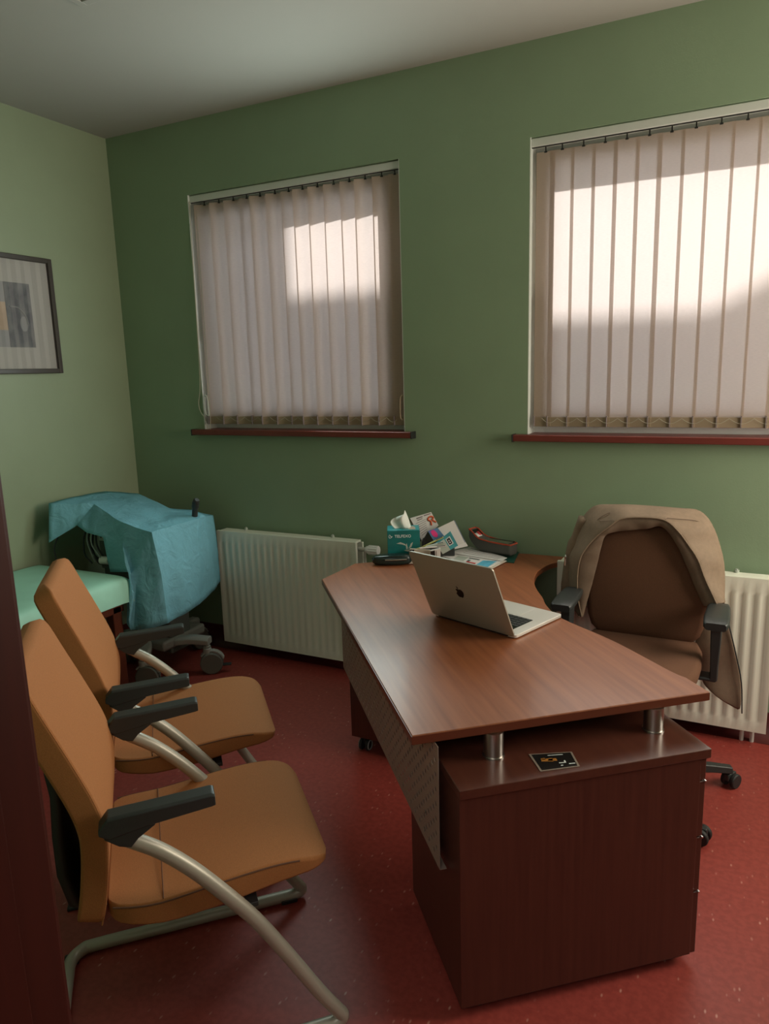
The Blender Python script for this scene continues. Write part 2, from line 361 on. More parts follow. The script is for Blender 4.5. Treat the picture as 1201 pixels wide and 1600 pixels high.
# the ground and the house across the yard that shades the lower half of the windows
b = new(); box(b, 60, 40, .2, (0, YW+WT+20, -.3)); struct('ground', b, 'ground_grey', smooth=0)
D = 8.0; k = D/SDIR.y
def shade_pt(x, z): return (x+SDIR.x*k, z+SDIR.z*k)
b = new()
ys = YW+.03+D
sk = [(-9, 2.9), (-2.22, 2.9), (-2.22, 2.03), (-1.2, 2.02), (-1.19, 1.83), (-.16, 1.83), (-.02, 1.90), (.12, 1.98), (.4, 2.0), (2.4, 2.0)]
pts = [shade_pt(x, z) for x, z in sk]
pts = [(pts[0][0], -.2)]+pts+[(pts[-1][0], -.2)]
lo = [b.verts.new((x, ys, z)) for x, z in pts]; hi = [b.verts.new((x, ys+5, z)) for x, z in pts]
b.faces.new(lo); b.faces.new(list(reversed(hi)))
for i in range(len(pts)): b.faces.new((lo[i], hi[i], hi[(i+1) % len(pts)], lo[(i+1) % len(pts)]))
struct('neighbouring_house', b, 'plaster_outside', smooth=0)

# ------------------------------------------------------------------ vertical blinds
def blind(label, w, edges, tilt, ztop, zbot, wide, gap_slats=()):
    x0, x1, z0, z1 = w; yb = YW+.032
    r = thing('vertical_blind', label, 'blind', ((x0+x1)/2, yb, z1), 0)
    L = lambda x: x-(x0+x1)/2
    bm = new(); box(bm, x1-x0-.006, .040, .036, (0, 0, -.020)); obj('headrail', bm, 'white_rail', r, bevel=.004)
    bm = new(); box(bm, x1-x0-.006, .010, .003, (0, -.008, -.0395)); obj('rail_slot', bm, 'frame_black', r)
    src = None
    zt, zb = ztop-z1, zbot-z1
    for i, (xa, tl, wd) in enumerate(edges):
        hw = wd/2; ca, sa = math.cos(tl), math.sin(tl)
        cx = L(xa)+hw*ca
        def at(u, z, off=0): return (cx+u*ca-off*sa, u*sa+off*ca, z)
        bm = new(); rows = []
        for q in range(9):
            z = zt+(zb-zt)*q/8; tw = math.radians(1.2)*math.sin(i*1.7)*(q/8)
            row = []
            for u in range(7):
                uu = -hw+2*hw*u/6
                row.append((cx+uu*math.cos(tl+tw), uu*math.sin(tl+tw)+.0007*math.sin(i*2.3+q*.9), z))
            rows.append(row)
        grid(bm, rows)
        s = obj('slat', bm, 'slat_fabric', r, smooth=60)
        bm = new(); z = zb+.024
        loft(bm, [[(cx+a*ca-c*sa, a*sa+c*ca-.002, zz) for a, c in ((-hw+.002, -.0022), (hw-.002, -.0022), (hw-.002, .0022), (-hw+.002, .0022))] for zz in (zb+.002, zb+.044)])
        obj('bottom_weight', bm, 'slat_weight', s)
        bm = new(); box(bm, .004, .012, .05, (cx-hw*ca+.004, -hw*sa-.008, zb+.025)); obj('weight_clip', bm, 'ink_grey', s)
        bm = new(); box(bm, .005, .004, .022, (cx, -.002, zt+.008)); box(bm, .012, .005, .006, (cx, -.002, zt-.002)); obj('carrier_hook', bm, 'frame_black', s)
    # spacing chain that links the weights
    bm = new(); pts = []
    for i in range(len(edges)-1):
        xa, tl, wd = edges[i]; xb, tl2, wd2 = edges[i+1]
        ca, cb = L(xa)+wd/2, L(xb)+wd2/2
        for q in range(6):
            f = q/6; pts.append((ca+(cb-ca)*f, -.012-.5*wd*math.sin(abs(tl))*.9, zb+.040-.022*math.sin(PI*f)))
    tube(bm, pts, .0011, 4); obj('spacing_chain', bm, 'chain_plastic', r)
    return r
eL = [-2.83, -2.721, -2.626, -2.524, -2.447, -2.348, -2.255, -2.175, -2.084, -1.993, -1.894, -1.81, -1.714, -1.627, -1.552]
edL = [(eL[i]*.993, math.radians(22+4*math.sin(i*1.9)), (eL[i+1]-eL[i]+.008)/math.cos(math.radians(22+4*math.sin(i*1.9))) if i < 13 else .066) for i in range(14)]
bl1 = blind('beige vertical fabric blind with closed slats in the left window', W1, edL, 0, 2.558, 1.350, .1)
eR = [-0.893, -0.832, -0.741, -0.651, -0.563, -0.474, -0.388, -0.297, -0.205, -0.112, -0.018, .074, .166, .258]
edR = [(x, math.radians(-2+2*math.sin(i*2.1)), .105 if i != 0 else .083) for i, x in enumerate(eR)]
bl2 = blind('beige vertical fabric blind glowing with sunlight in the right window', W2, edR, 0, 2.549, 1.348, .1)
b = new(); c0 = Vector(((W1[0]+W1[1])/2, YW+.032, W1[3]))
pts = smooth_path([Vector(p)-c0 for p in ((-2.835, 3.35, 2.58), (-2.832, 3.338, 2.22), (-2.842, 3.335, 1.62), (-2.866, 3.335, 1.465), (-2.836, 3.335, 1.398), (-2.795, 3.345, 1.392), (-2.80, 3.36, 2.55))], 8)
tube(b, pts, .0022, 5); obj('control_chain', b, 'chain_plastic', bl1)
b = new(); q = Vector((-2.803, 3.340, 1.40))-c0
tube(b, smooth_path([q+Vector(v) for v in ((0, 0, 0), (.004, 0, .03), (0, 0, .10), (-.012, 0, .115), (-.022, 0, .10), (-.02, 0, .02))], 5, True), .004, 6); obj('chain_weight', b, 'white_rail', bl1)
b = new(); q = Vector((-1.565, 3.350, 1.38))-c0
tube(b, smooth_path([q+Vector(v) for v in ((0, 0, 0), (-.008, 0, .02), (-.008, 0, .10), (0, 0, .12), (.012, 0, .11), (.012, 0, .01))], 5, True), .004, 6); obj('chain_weight', b, 'slat_weight', bl1)

# ------------------------------------------------------------------ radiators
def radiator(label, x0, x1, n, knobs, valve):
    zb, zt = .068, .745; yf = YW-.12
    r = thing('panel_radiator', label, 'radiator', ((x0+x1)/2, YW-.06, zb)); hw = (x1-x0)/2; h = zt-zb
    bm = new(); pitch = (2*hw-.03)/n
    xs = [(-hw, 0)]
    for i in range(n):
        a = -hw+.015+pitch*i
        xs += [(a+pitch*.18, 0), (a+pitch*.34, 1), (a+pitch*.66, 1), (a+pitch*.82, 0)]
    xs.append((hw, 0))
    zs = [(0, 0), (.042, 0), (.058, 1), (h-.075, 1), (h-.055, 0), (h, 0)]
    front = [[(x, -.06+.006*f*g, z) for x, f in xs] for z, g in zs]
    grid(bm, front)
    # rolled edges and returns
    for z, s in ((0, 1), (h, -1)):
        grid(bm, [[(-hw, -.06, z), (hw, -.06, z)], [(-hw, -.040, z), (hw, -.040, z)]])
    for x in (-hw, hw): grid(bm, [[(x, -.06, 0), (x, -.06, h)], [(x, -.040, 0), (x, -.040, h)]])
    bmesh.ops.remove_doubles(bm, verts=bm.verts, dist=1e-5)
    obj('front_panel', bm, 'radiator_enamel', r, smooth=30)
    bm = new(); box(bm, 2*hw-.004, .012, h-.03, (0, .03, h/2)); obj('rear_panel', bm, 'radiator_enamel', r, bevel=.003)
    bm = new(); box(bm, 2*hw-.02, .060, .012, (0, -.008, h-.006)); obj('top_grille', bm, 'radiator_enamel', r, bevel=.003)
    bm = new()
    for i in range(int(2*hw/.012)): box(bm, .0015, .05, h-.10, (-hw+.02+i*.012*(2*hw-.04)/(2*hw), -.006, h/2))
    tag(obj('convector_fins', bm, 'pipe_white', r, smooth=0), kind='stuff')
    for kx in knobs:
        bm = new(); cyl(bm, (kx, .012, h), (kx, .012, h+.012), .010, 12); cyl(bm, (kx, .012, h+.012), (kx, .012, h+.016), .006, 10); obj('bracket_knob', bm, 'machine_light', r)
        bm = new(); box(bm, .03, .03, h-.1, (kx, .043, h/2)); obj('wall_bracket', bm, 'pipe_white', r)
    if valve:
        bm = new(); cyl(bm, (hw-.01, -.01, h-.045), (hw+.035, -.01, h-.045), .012, 12); cyl(bm, (hw+.028, -.01, h-.045), (hw+.028, -.01, -zb*.5), .008, 10); obj('valve_body', bm, 'pipe_white', r)
        bm = new(); cyl(bm, (hw+.035, -.01, h-.045), (hw+.05, -.01, h-.045), .017, 16, .022); cyl(bm, (hw+.05, -.01, h-.045), (hw+.11, -.01, h-.045), .023, 20)
        for a in range(12):
            an = 2*PI*a/12; box(bm, .052, .004, .005, (hw+.08, -.01+.0235*math.cos(an), h-.045+.0235*math.sin(an)))
        obj('thermostat_head', bm, 'white_pvc', r, bevel=.001)
    else:
        bm = new()
        for px in (hw-.05, hw-.09): cyl(bm, (px, -.01, .01), (px, -.01, -zb), .009, 10)
        obj('supply_pipe', bm, 'pipe_white', r)
    return r
radiator('white panel radiator under the left window beside the blue draped trolley', -2.712, -1.793, 20, (-.30, .28), True)
radiator('white panel radiator behind the swivel chair with the jacket', -.735, .158, 19, (.295, -.3), False)

# ------------------------------------------------------------------ picture on the left wall
t = thing('framed_picture', 'dark framed abstract print behind glass on the left wall', 'picture', (XL, 2.48, 1.665))
hy, h = .375, .600
b = new()
for dy, sz, cy, cz in ((.025, h, hy-.0125, h/2), (.025, h, -hy+.0125, h/2)): box(b, .026, dy, sz, (.013, cy, cz))
for cz in (.0125, h-.0125): box(b, .026, 2*hy-.05, .025, (.013, 0, cz))
obj('frame', b, 'frame_wood', t, bevel=.003)
b = new(); box(b, .004, 2*hy-.05, h-.05, (.006, 0, h/2)); obj('passepartout', b, 'passepartout', t, smooth=0)
b = new(); box(b, .002, .15, .325, (.0085, .155, .298)); obj('print', b, 'print_grey', t, smooth=0)
b = new(); box(b, .002, .28, .325, (.0085, -.062, .298)); p_ = obj('print', b, 'print_pale', t, smooth=0)
b = new(); box(b, .0022, .28, .14, (.0087, -.062, .29)); obj('tan_patch', b, 'print_tan', p_, smooth=0)
b = new(); tube(b, smooth_path([(.0098, .10, .34), (.0098, .15, .335), (.0098, .185, .30), (.0098, .20, .25)], 6), .004, 6); ball(b, (.0098, .175, .255), .03, (.03, .8, 1.3)); obj('curve_shape', b, 'print_pale', t)
b = new(); box(b, .002, 2*hy-.05, h-.05, (.017, 0, h/2)); obj('glass', b, 'picture_glass', t, smooth=0)

# ------------------------------------------------------------------ desk (local x along the length away from the near end, y to the user's side)
DB = Vector((-.688, 1.487, 0)); DA = math.atan2(.643, .766)      # y axis of the desk = V direction
U = Vector((.643, -.766, 0)); V = Vector((.766, .643, 0))
def duv(u, v, z): return DB+U*u+V*v+Vector((0, 0, z))
dr = math.atan2(U.y, U.x)
desk = thing('desk', 'curved cherry wood office desk holding a laptop, on metal pillars', 'desk', DB, dr)
ctrl = [(-.10, .842), (-.158, .828), (-.415, .800), (-.66, .745), (-.80, .755), (-.90, .785), (-1.02, .815), (-1.11, .848), (-1.205, .900), (-1.265, .945), (-1.344, 1.04), (-1.37, 1.12), (-1.375, 1.165)]
inner = [(p.x, p.y) for p in smooth_path([(u, v, 0) for u, v in ctrl], 5)]
outline = [(0, .844)]+inner+[(-1.44, 1.150), (-1.545, 1.02), (-1.645, .852), (-1.652, .19), (-1.442, 0), (0, 0)]
b = new(); prism(b, [(x, y) for x, y in outline], .714, .74); obj('desktop', b, 'wood_top', desk, bevel=.0025, smooth=30)
b = new(); prism(b, [(x*1.0+(.0008 if x > -.01 else 0), y-(.0008 if y < .01 else 0)) for x, y in outline], .7165, .7375); obj('edge_band', b, 'wood_edge', desk, smooth=30)
def pillar(u, v, z0, r=.026):
    bm = new(); cyl(bm, (u, v, z0), (u, v, .714), r, 28); p = obj('pillar', bm, 'steel', desk)
    bm = new(); cyl(bm, (u, v, z0), (u, v, z0+.004), r+.003, 28); obj('foot_ring', bm, 'steel', p)
P1 = (-.015, .22); P2 = (-.017, .685)
pillar(*P1, .645); pillar(*P2, .645); pillar(-.27, .22, .645); pillar(-.27, .685, .645)
pillar(-1.57, .46, 0, .03); pillar(-1.46, .98, 0, .03)
# perforated modesty panel
b = new(); L0, L1, z0, z1 = -1.325, .022, .372, .712
nx, nz = 60, 15; cw, ch = (L1-L0-.03)/nx, (z1-z0-.03)/nz
def ringcell(bm, cx, cz, hole):
    hx, hz = cw/2, ch/2
    sq = [(hx, 0), (hx, hz), (0, hz), (-hx, hz), (-hx, 0), (-hx, -hz), (0, -hz), (hx, -hz)]
    o = [bm.verts.new((cx+a, .06, cz+c)) for a, c in sq]
    if not hole: bm.faces.new(o); return
    i = [bm.verts.new((cx+.0072*math.cos(k*PI/4), .06, cz+.0072*math.sin(k*PI/4))) for k in range(8)]
    for k in range(8): bm.faces.new((o[k], o[(k+1) % 8], i[(k+1) % 8], i[k]))
for i in range(nx):
    for j in range(nz): ringcell(b, L0+.015+cw*(i+.5), z0+.015+ch*(j+.5), (i+j) % 2 == 0)
for xa, xb, za, zb in ((L0, L0+.015, z0, z1), (L1-.015, L1, z0, z1), (L0+.015, L1-.015, z0, z0+.015), (L0+.015, L1-.015, z1-.015, z1)):
    b.faces.new([b.verts.new((x, .06, z)) for x, z in ((xa, za), (xb, za), (xb, zb), (xa, zb))])
grid(b, [[(L0, .06, z0), (L1, .06, z0)], [(L0, .078, z0), (L1, .078, z0)]])
bmesh.ops.remove_doubles(b, verts=b.verts, dist=1e-5)
mp_ = obj('modesty_panel', b, 'panel_metal', desk, smooth=0, solid=.0016)
b = new()
for u, z in ((-1.27, .56), (-.62, .47), (-.10, .46)): ball(b, (u, .058, z), .005, (1, .5, 1), 8)
obj('screw', b, 'steel', mp_)

# ------------------------------------------------------------------ pedestal with drawers under the near end
cab = thing('drawer_pedestal', 'dark cherry drawer pedestal carrying the near end of the desk', 'cabinet', DB, dr)
u0, u1, v0, v1 = -.335, .112, .085, .765
b = new(); box(b, u1-u0-.004, v1-v0-.02, .585, ((u0+u1)/2, (v0+v1)/2-.012, .034+.2925)); obj('carcass', b, 'wood_dark', cab, bevel=.0015)
b = new(); box(b, u1-u0+.006, v1-v0+.006, .026, ((u0+u1)/2, (v0+v1)/2, .632)); obj('top_board', b, 'wood_slab', cab, bevel=.002)
b = new(); box(b, u1-u0-.03, v1-v0-.05, .02, ((u0+u1)/2, (v0+v1)/2-.012, .030)); obj('plinth', b, 'black_shell', cab)
for i, (za, zb) in enumerate(((.555, .617), (.392, .551), (.228, .388), (.036, .224))):
    b = new(); box(b, u1-u0-.008, .018, zb-za, ((u0+u1)/2, v1-.014, (za+zb)/2)); d_ = obj('drawer', b, 'wood_dark', cab, bevel=.0015)
    b = new(); cu_ = (u0+u1)/2; tube(b, smooth_path([(cu_-.06, v1-.004, (za+zb)/2), (cu_-.06, v1+.014, (za+zb)/2), (cu_+.06, v1+.014, (za+zb)/2), (cu_+.06, v1-.004, (za+zb)/2)], 4), .004, 8); obj('handle', b, 'steel', d_)
    b = new(); box(b, .008, .004, .004, (u1-.004, v1-.006, zb+.001)); obj('edge_clip', b, 'bright_metal', d_)
for u in (u0+.05, u1-.05):
    for v in (v0+.06, v1-.06):
        b = new(); cyl(b, (u, v, 0), (u, v, .022), .018, 14); obj('foot', b, 'black_plastic', cab)
# photograph sticker on the pedestal
z = .6452
c4 = [Vector(p) for p in ((-.447, 1.678, z), (-.349, 1.734, z), (-.316, 1.672, z), (-.399, 1.610, z))]
cc = sum(c4, Vector())/4
t = thing('photo_card', 'small dark square picture card with a pale border lying on the pedestal', 'card', cc)
def inset(f): return [(p-cc)*f for p in c4]
b = new(); slab(b, [p+Vector((0, 0, .0012)) for p in inset(1.0)], .001, (0, 0, 1)); obj('border', b, 'card_border', t, smooth=0)
b = new(); slab(b, [p+Vector((0, 0, .0016)) for p in inset(.90)], .0006, (0, 0, 1)); obj('print', b, 'print_dark', t, smooth=0)
ex = (c4[1]-c4[0]).normalized(); ey = (c4[0]-c4[3]).normalized()
def cp(a, c_): return ex*a+ey*c_+Vector((0, 0, .002))
b = new()
for a, c_, sa, sc in ((-.020, .004, .016, .008), (-.006, .004, .012, .006), (-.028, .010, .006, .004)): slab(b, [cp(a-sa, c_-sc*.6), cp(a+sa*.9, c_-sc), cp(a+sa, c_+sc), cp(a-sa*.7, c_+sc*.7)], .0003, (0, 0, 1))
obj('orange_figure', b, 'gold', t, smooth=0)
b = new()
for a, c_, sa, sc in ((.014, -.012, .009, .002), (.022, -.006, .002, .005), (.036, -.018, .008, .002), (.010, .026, .020, .0015), (.008, -.024, .003, .002)): slab(b, [cp(a-sa, c_-sc), cp(a+sa, c_-sc*.5), cp(a+sa, c_+sc), cp(a-sa, c_+sc*.5)], .0003, (0, 0, 1))
obj('white_marks', b, 'white_text', t, smooth=0)
# mobile pedestal under the far end
t = thing('mobile_pedestal', 'dark wooden mobile pedestal on castors under the far end of the desk', 'cabinet', (-1.242, 2.715, 0), 0)
b = new(); box(b, .42, .40, .46, (0, 0, .30)); obj('carcass', b, 'wood_dark', t, bevel=.002)
b = new(); box(b, .43, .41, .022, (0, 0, .541)); obj('top_board', b, 'wood_slab', t, bevel=.002)
for i in range(3):
    b = new(); box(b, .41, .016, .143, (0, .208, .148+.153*i)); obj('drawer', b, 'wood_dark', t, bevel=.002)
for sx in (-1, 1):
    for sy in (-1, 1):
        b = new(); cyl(b, (sx*.16, sy*.16, .05), (sx*.16, sy*.16, .07), .014, 10); box(b, .012, .03, .03, (sx*.16, sy*.16, .045)); c_ = obj('castor', b, 'black_plastic', t)
        b = new()
        for s2 in (-1, 1): cyl(b, (sx*.16+s2*.009, sy*.16-.008, .027), (sx*.16+s2*.021, sy*.16-.008, .027), .027, 20)
        obj('wheel', b, 'rubber', c_, bevel=.003)
        b = new()
        for s2 in (-1, 1): tube(b, [(sx*.16+s2*.022, sy*.16-.008+.020*math.cos(a), .027+.020*math.sin(a)) for a in [2*PI*k/18 for k in range(18)]], .0028, 6, True)
        obj('wheel_rim', b, 'cable_grey', c_)

# ------------------------------------------------------------------ laptop
e = Vector((.945, -.327, 0)); f_ = Vector((.327, .945, 0))
t = thing('laptop', 'open grey aluminium laptop standing on the desk with its back to the camera', 'laptop', (-.8075, 2.2675, .7405), math.atan2(e.y, e.x))
lw, ld = .362, .285
b = new(); loft(b, [[(x, ld/2+y, z) for x, y in rrect(lw/2-i, ld/2-i, .012, 4)] for z, i in ((.0008, .004), (.004, 0), (.0125, 0), (.0135, .001))]); obj('base', b, 'alu_light', t, smooth=40)
b = new()
for r_ in range(6):
    for c_ in range(14):
        kw = .0195; box(b, .0165, .0145 if r_ else .008, .0012, ((c_-6.5)*kw, .062+r_*.0185 if r_ else .048, .0139))
tag(obj('keyboard_keys', b, 'key_black', t, smooth=0), kind='stuff')
b = new(); box(b, .28, .125, .0006, (0, .10, .0134)); obj('keyboard_well', b, 'screen_black', t, smooth=0)
b = new(); box(b, .15, .098, .0006, (0, .222, .0136)); obj('trackpad', b, 'alu_light', t, smooth=0)
tl = math.radians(25)
Ml = Matrix.Translation((0, -.002, .012)) @ Matrix.Rotation(tl, 4, 'X')
def lidp(x, z, y=0): return Ml @ Vector((x, y, z))
lh = .285
b = new(); loft(b, [[lidp(x, lh/2+z, y) for x, z in rrect(lw/2-i, lh/2-i, .012, 4)] for y, i in ((-.005, .0015), (-.004, 0), (.0005, 0), (.001, .0006))]); lid = obj('lid', b, 'alu', t, smooth=40)
b = new(); loft(b, [[lidp(x, lh/2+z, y) for x, z in rrect(lw/2-.006, lh/2-.006, .010, 4)] for y in (.0008, .0016)]); obj('screen', b, 'screen_black', lid, smooth=0)
b = new(); cyl(b, (-lw/2+.03, .0, .010), (lw/2-.03, .0, .010), .006, 12); obj('hinge', b, 'key_black', t)
# apple emblem on the lid back, with its bite and leaf
out = []
body = [(0, .80), (.12, .86), (.32, .90), (.55, .80), (.68, .66), (.55, .52), (.50, .30), (.56, .10), (.74, -.04), (.66, -.28), (.50, -.56), (.32, -.76), (.16, -.76), (0, -.70), (-.16, -.76), (-.34, -.76), (-.56, -.52), (-.74, -.14), (-.80, .24), (-.72, .58), (-.50, .82), (-.26, .88)]
s_ = .0215
b = new()
pts = smooth_path([(x, y, 0) for x, y in body], 3, True)
c0 = (0.0, lh*.5)
slab(b, [lidp(-p.x*s_+c0[0], p.y*s_+c0[1]-.002, -.0054) for p in pts], .0006, (Ml.to_3x3() @ Vector((0, -1, 0))))
slab(b, [lidp(-p.x*s_+c0[0], p.y*s_+c0[1]-.002, -.0054) for p in smooth_path([(.02, .98, 0), (.04, 1.16, 0), (.16, 1.32, 0), (.36, 1.40, 0), (.35, 1.22, 0), (.24, 1.06, 0)], 3, True)], .0006, (Ml.to_3x3() @ Vector((0, -1, 0))))
obj('lid_emblem', b, 'logo_black', lid, smooth=0)

# ------------------------------------------------------------------ things at the far end of the desk
# tissue box
tx = Vector((.90, .435, 0)).normalized()
t = thing('tissue_box', 'teal cardboard tissue box with a white tissue pulled out', 'tissue box', (-1.425, 3.035, .7405), math.atan2(tx.y, tx.x))
bw, bd, bh = .152, .115, .150
b = new(); box(b, bw, bd, bh, (0, 0, bh/2)); obj('carton', b, 'teal_box', t, bevel=.0015)
b = new(); box(b, bw-.004, bd-.004, .001, (0, 0, bh+.0005)); obj('top_face', b, 'teal_top', t, smooth=0)
b = new(); box(b, .001, bd-.006, bh-.006, (bw/2+.0005, 0, bh/2)); obj('side_face', b, 'navy', t, smooth=0)
text_mesh('lettering', 'TELFEXO', .019, 'white_text', t, Matrix.Translation((-.042, -bd/2-.0006, bh-.033)) @ Matrix.Rotation(PI/2, 4, 'X'))
b = new(); tube(b, smooth_path([(-.064, -bd/2-.0006, .132), (-.069, -bd/2-.0006, .122), (-.064, -bd/2-.0006, .115), (-.057, -bd/2-.0006, .118), (-.052, -bd/2-.0006, .124), (-.059, -bd/2-.0006, .121)], 3, True), .0010, 4); obj('drop_emblem', b, 'white_text', t)
b = new()
for pts in ([(-.035, .088), (-.015, .095), (.006, .086), (.014, .076), (-.008, .084)], [(.010, .076), (.014, .090), (.020, .064), (.012, .058)], [(.022, .062), (.034, .088), (.044, .094), (.036, .070)], [(.0, .055), (.03, .060), (.05, .052), (.02, .048)]):
    slab(b, [(x, -bd/2-.0009, z_) for x, z_ in pts], .0004, (0, -1, 0))
obj('bird_print', b, 'machine_light', t, smooth=0)
b = new()
rows = []
for i in range(8):
    f = i/7
    le = -.034+(-.135*f+.17*f*f if f < .999 else .035); ri = .040-.018*f-.012*f*f
    rows.append([(le+(ri-le)*s, -.012+.020*math.sin(PI*s*2.2+f)*(.4+.6*f)+.01*f, bh-.004+.102*f*(1-.40*(1-s)*f-.12*s)) for s in [k/8 for k in range(9)]])
grid(b, rows); obj('tissue', b, 'tissue_paper', t, sub=1, solid=.0006)
# black glossy pouch in front of the box
t = thing('glasses_case', 'dark glossy case lying in front of the teal tissue box', 'case', (-1.435, 2.922, .7405), math.atan2(tx.y, tx.x))
b = new()
loft(b, [[(x, y*w_, .024+z_*h_) for y, z_ in rrect(.035, .024, .016, 4)] for x, w_, h_ in ((-.092, .25, .35), (-.085, .65, .7), (-.06, .95, .95), (0, 1.05, 1.0), (.055, 1, 1), (.085, .7, .8), (.095, .3, .4))])
obj('shell', b, 'pouch', t, sub=1)
b = new(); tube(b, smooth_path([(-.03, -.037, .030), (.02, -.0385, .030), (.07, -.033, .030)], 5), .0035, 6); obj('metal_strip', b, 'steel', t)
b = new(); tube(b, smooth_path([(-.09, -.008, .030), (-.03, -.030, .042), (.04, -.030, .045), (.09, -.008, .038)], 5), .004, 6); obj('rolled_edge', b, 'pouch', t)

def card(name, label, cat, pts, m, thick=.0015, group=None):
    c_ = sum((Vector(p) for p in pts), Vector())/len(pts)
    t = thing(name, label, cat, c_, 0, group)
    P = [Vector(p)-c_ for p in pts]; n = (P[1]-P[0]).cross(P[2]-P[0]).normalized()
    if n.y > 0 and abs(n.z) < .7: n = -n
    if abs(n.z) >= .7 and n.z < 0: n = -n
    bm = new(); slab(bm, P, thick, n); o = obj('sheet', bm, m, t, smooth=0)
    return t, P, n
def bil(P, a, c_):     # a right, c_ down on a quad given as tl,tr,br,bl
    return (P[0]*(1-a)+P[1]*a)*(1-c_)+(P[3]*(1-a)+P[2]*a)*c_
def mark(t, P, n, name, rects, m, off=.0008):
    bm = new()
    for a0, c0, a1, c1 in rects: slab(bm, [bil(P, a, c_)+n*off for a, c_ in ((a0, c0), (a1, c0), (a1, c1), (a0, c1))], .0003, n)
    return obj(name, bm, m, t, smooth=0)
# dark holder the leaflets stand in
t = thing('leaflet_holder', 'small black holder in which the leaflets stand on the desk', 'holder', (-1.285, 3.130, .7405), math.radians(20))
b = new(); box(b, .15, .006, .075, (0, -.03, .0375)); box(b, .15, .006, .085, (0, .03, .0425)); box(b, .006, .06, .08, (-.075, 0, .04)); box(b, .006, .06, .08, (.075, 0, .04)); box(b, .15, .06, .005, (0, 0, .0025))
obj('body', b, 'black_plastic', t, bevel=.001)
CAL = [(-1.432, 3.131, .919), (-1.340, 3.178, .946), (-1.301, 3.175, .883), (-1.369, 3.126, .811)]
t, P, n = card('desk_calendar', 'white printed leaflet with a red ribbon figure leaning by the tissue box', 'leaflet', CAL, 'paper_white')
mark(t, P, n, 'heading', [(.25, .07, .55, .13), (.62, .05, .95, .11), (.25, .17, .5, .21)], 'ink_grey')
mark(t, P, n, 'text_lines', [(.12, .28+.09*i, .62-.03*i, .30+.09*i) for i in range(7)], 'ink_grey')
b = new(); pts = [(.72, .72), (.78, .52), (.70, .38), (.78, .27), (.90, .27), (.96, .38), (.88, .50), (.98, .74)]
tube(b, smooth_path([bil(P, a, c_)+n*.001 for a, c_ in pts], 4), .0045, 5); obj('red_ribbon', b, 'ink_orange', t)
b = new(); slab(b, [Vector(p)-Vector(t.location) for p in ((-1.443, 3.156, .914), (-1.380, 3.150, .804), (-1.391, 3.160, .80), (-1.452, 3.166, .906))], .001); obj('back_leaf', b, 'wood_edge', t, smooth=0)
WHT = [(-1.284, 3.122, .882), (-1.215, 3.158, .917), (-1.158, 3.150, .815), (-1.223, 3.117, .785)]
t, P, n = card('leaflet', 'plain white card tilted behind the teal card', 'leaflet', WHT, 'paper_white')
b = new(); slab(b, [P[2]-n*.003, P[1]-n*.003, P[1]-n*.006+Vector((.004, 0, 0)), P[2]-n*.006+Vector((.004, 0, 0))], .001); obj('navy_leaf', b, 'navy', t, smooth=0)  # thin navy strip behind the card's right edge
TEN = [(-1.316, 3.078, .874), (-1.275, 3.099, .889), (-1.236, 3.102, .843), (-1.285, 3.077, .826)]
t, P, n = card('leaflet', 'blue card with a pink and violet circle beside the red ribbon leaflet', 'leaflet', TEN, 'blue_card')
b = new(); slab(b, [bil(P, .40+.24*math.cos(a), .38+.34*math.sin(a))+n*.0008 for a in [2*PI*k/18 for k in range(18)]], .0003, n); obj('pink_circle', b, 'pink', t, smooth=0)
mark(t, P, n, 'violet_band', [(.1, .04, .62, .22)], 'violet', .0006)
b = new(); slab(b, [Vector(p)-Vector(t.location) for p in ((-1.319, 3.085, .872), (-1.285, 3.082, .824), (-1.30, 3.066, .775), (-1.338, 3.066, .78), (-1.343, 3.066, .82))], .004); obj('dark_side', b, 'print_dark', t, smooth=0)
TEA = [(-1.267, 3.049, .827), (-1.206, 3.088, .880), (-1.167, 3.085, .814), (-1.230, 3.049, .776)]
t, P, n = card('leaflet', 'teal card with a black and white label leaning in front of the white card', 'leaflet', TEA, 'teal_card')
mark(t, P, n, 'white_label', [(.56, .22, .84, .74)], 'paper_white'); mark(t, P, n, 'black_label', [(.60, .27, .79, .69)], 'print_dark', .0012); mark(t, P, n, 'white_dots', [(.66, .40, .72, .47), (.66, .53, .72, .60)], 'paper_white', .0016)
mark(t, P, n, 'pale_corner', [(0, .15, .5, 1)], 'machine_light', .0006)
PIL = [(-1.391, 3.0, .770), (-1.393, 3.007, .852), (-1.387, 3.014, .894), (-1.374, 3.021, .906), (-1.361, 3.026, .903), (-1.348, 3.028, .867), (-1.339, 3.028, .821), (-1.341, 3.022, .769)]
c_ = sum((Vector(p) for p in PIL), Vector())/8
t = thing('standing_card', 'cream bottle shaped card with a red square standing beside the tissue box', 'card', c_)
n = Vector((.37, -.92, .08)); b = new(); slab(b, [Vector(p)-c_ for p in PIL], .003, n); obj('sheet', b, 'paper_cream', t, smooth=0)
xv = Vector((.92, .37, 0)).normalized(); o0 = Vector((-1.366, 3.012, .842))-c_
def fp(a, z_, off=.0035): return o0+xv*a+Vector((0, 0, z_))+n.normalized()*off
b = new(); slab(b, [fp(-.011, -.009), (fp(.011, -.003)), fp(.012, .013), fp(-.010, .008)], .0004, n); obj('red_square', b, 'ink_red', t, smooth=0)
b = new(); slab(b, [fp(-.005, -.002, .0042), fp(.006, .001, .0042), fp(.006, .006, .0042), fp(-.005, .003, .0042)], .0004, n); obj('white_cross', b, 'paper_white', t, smooth=0)
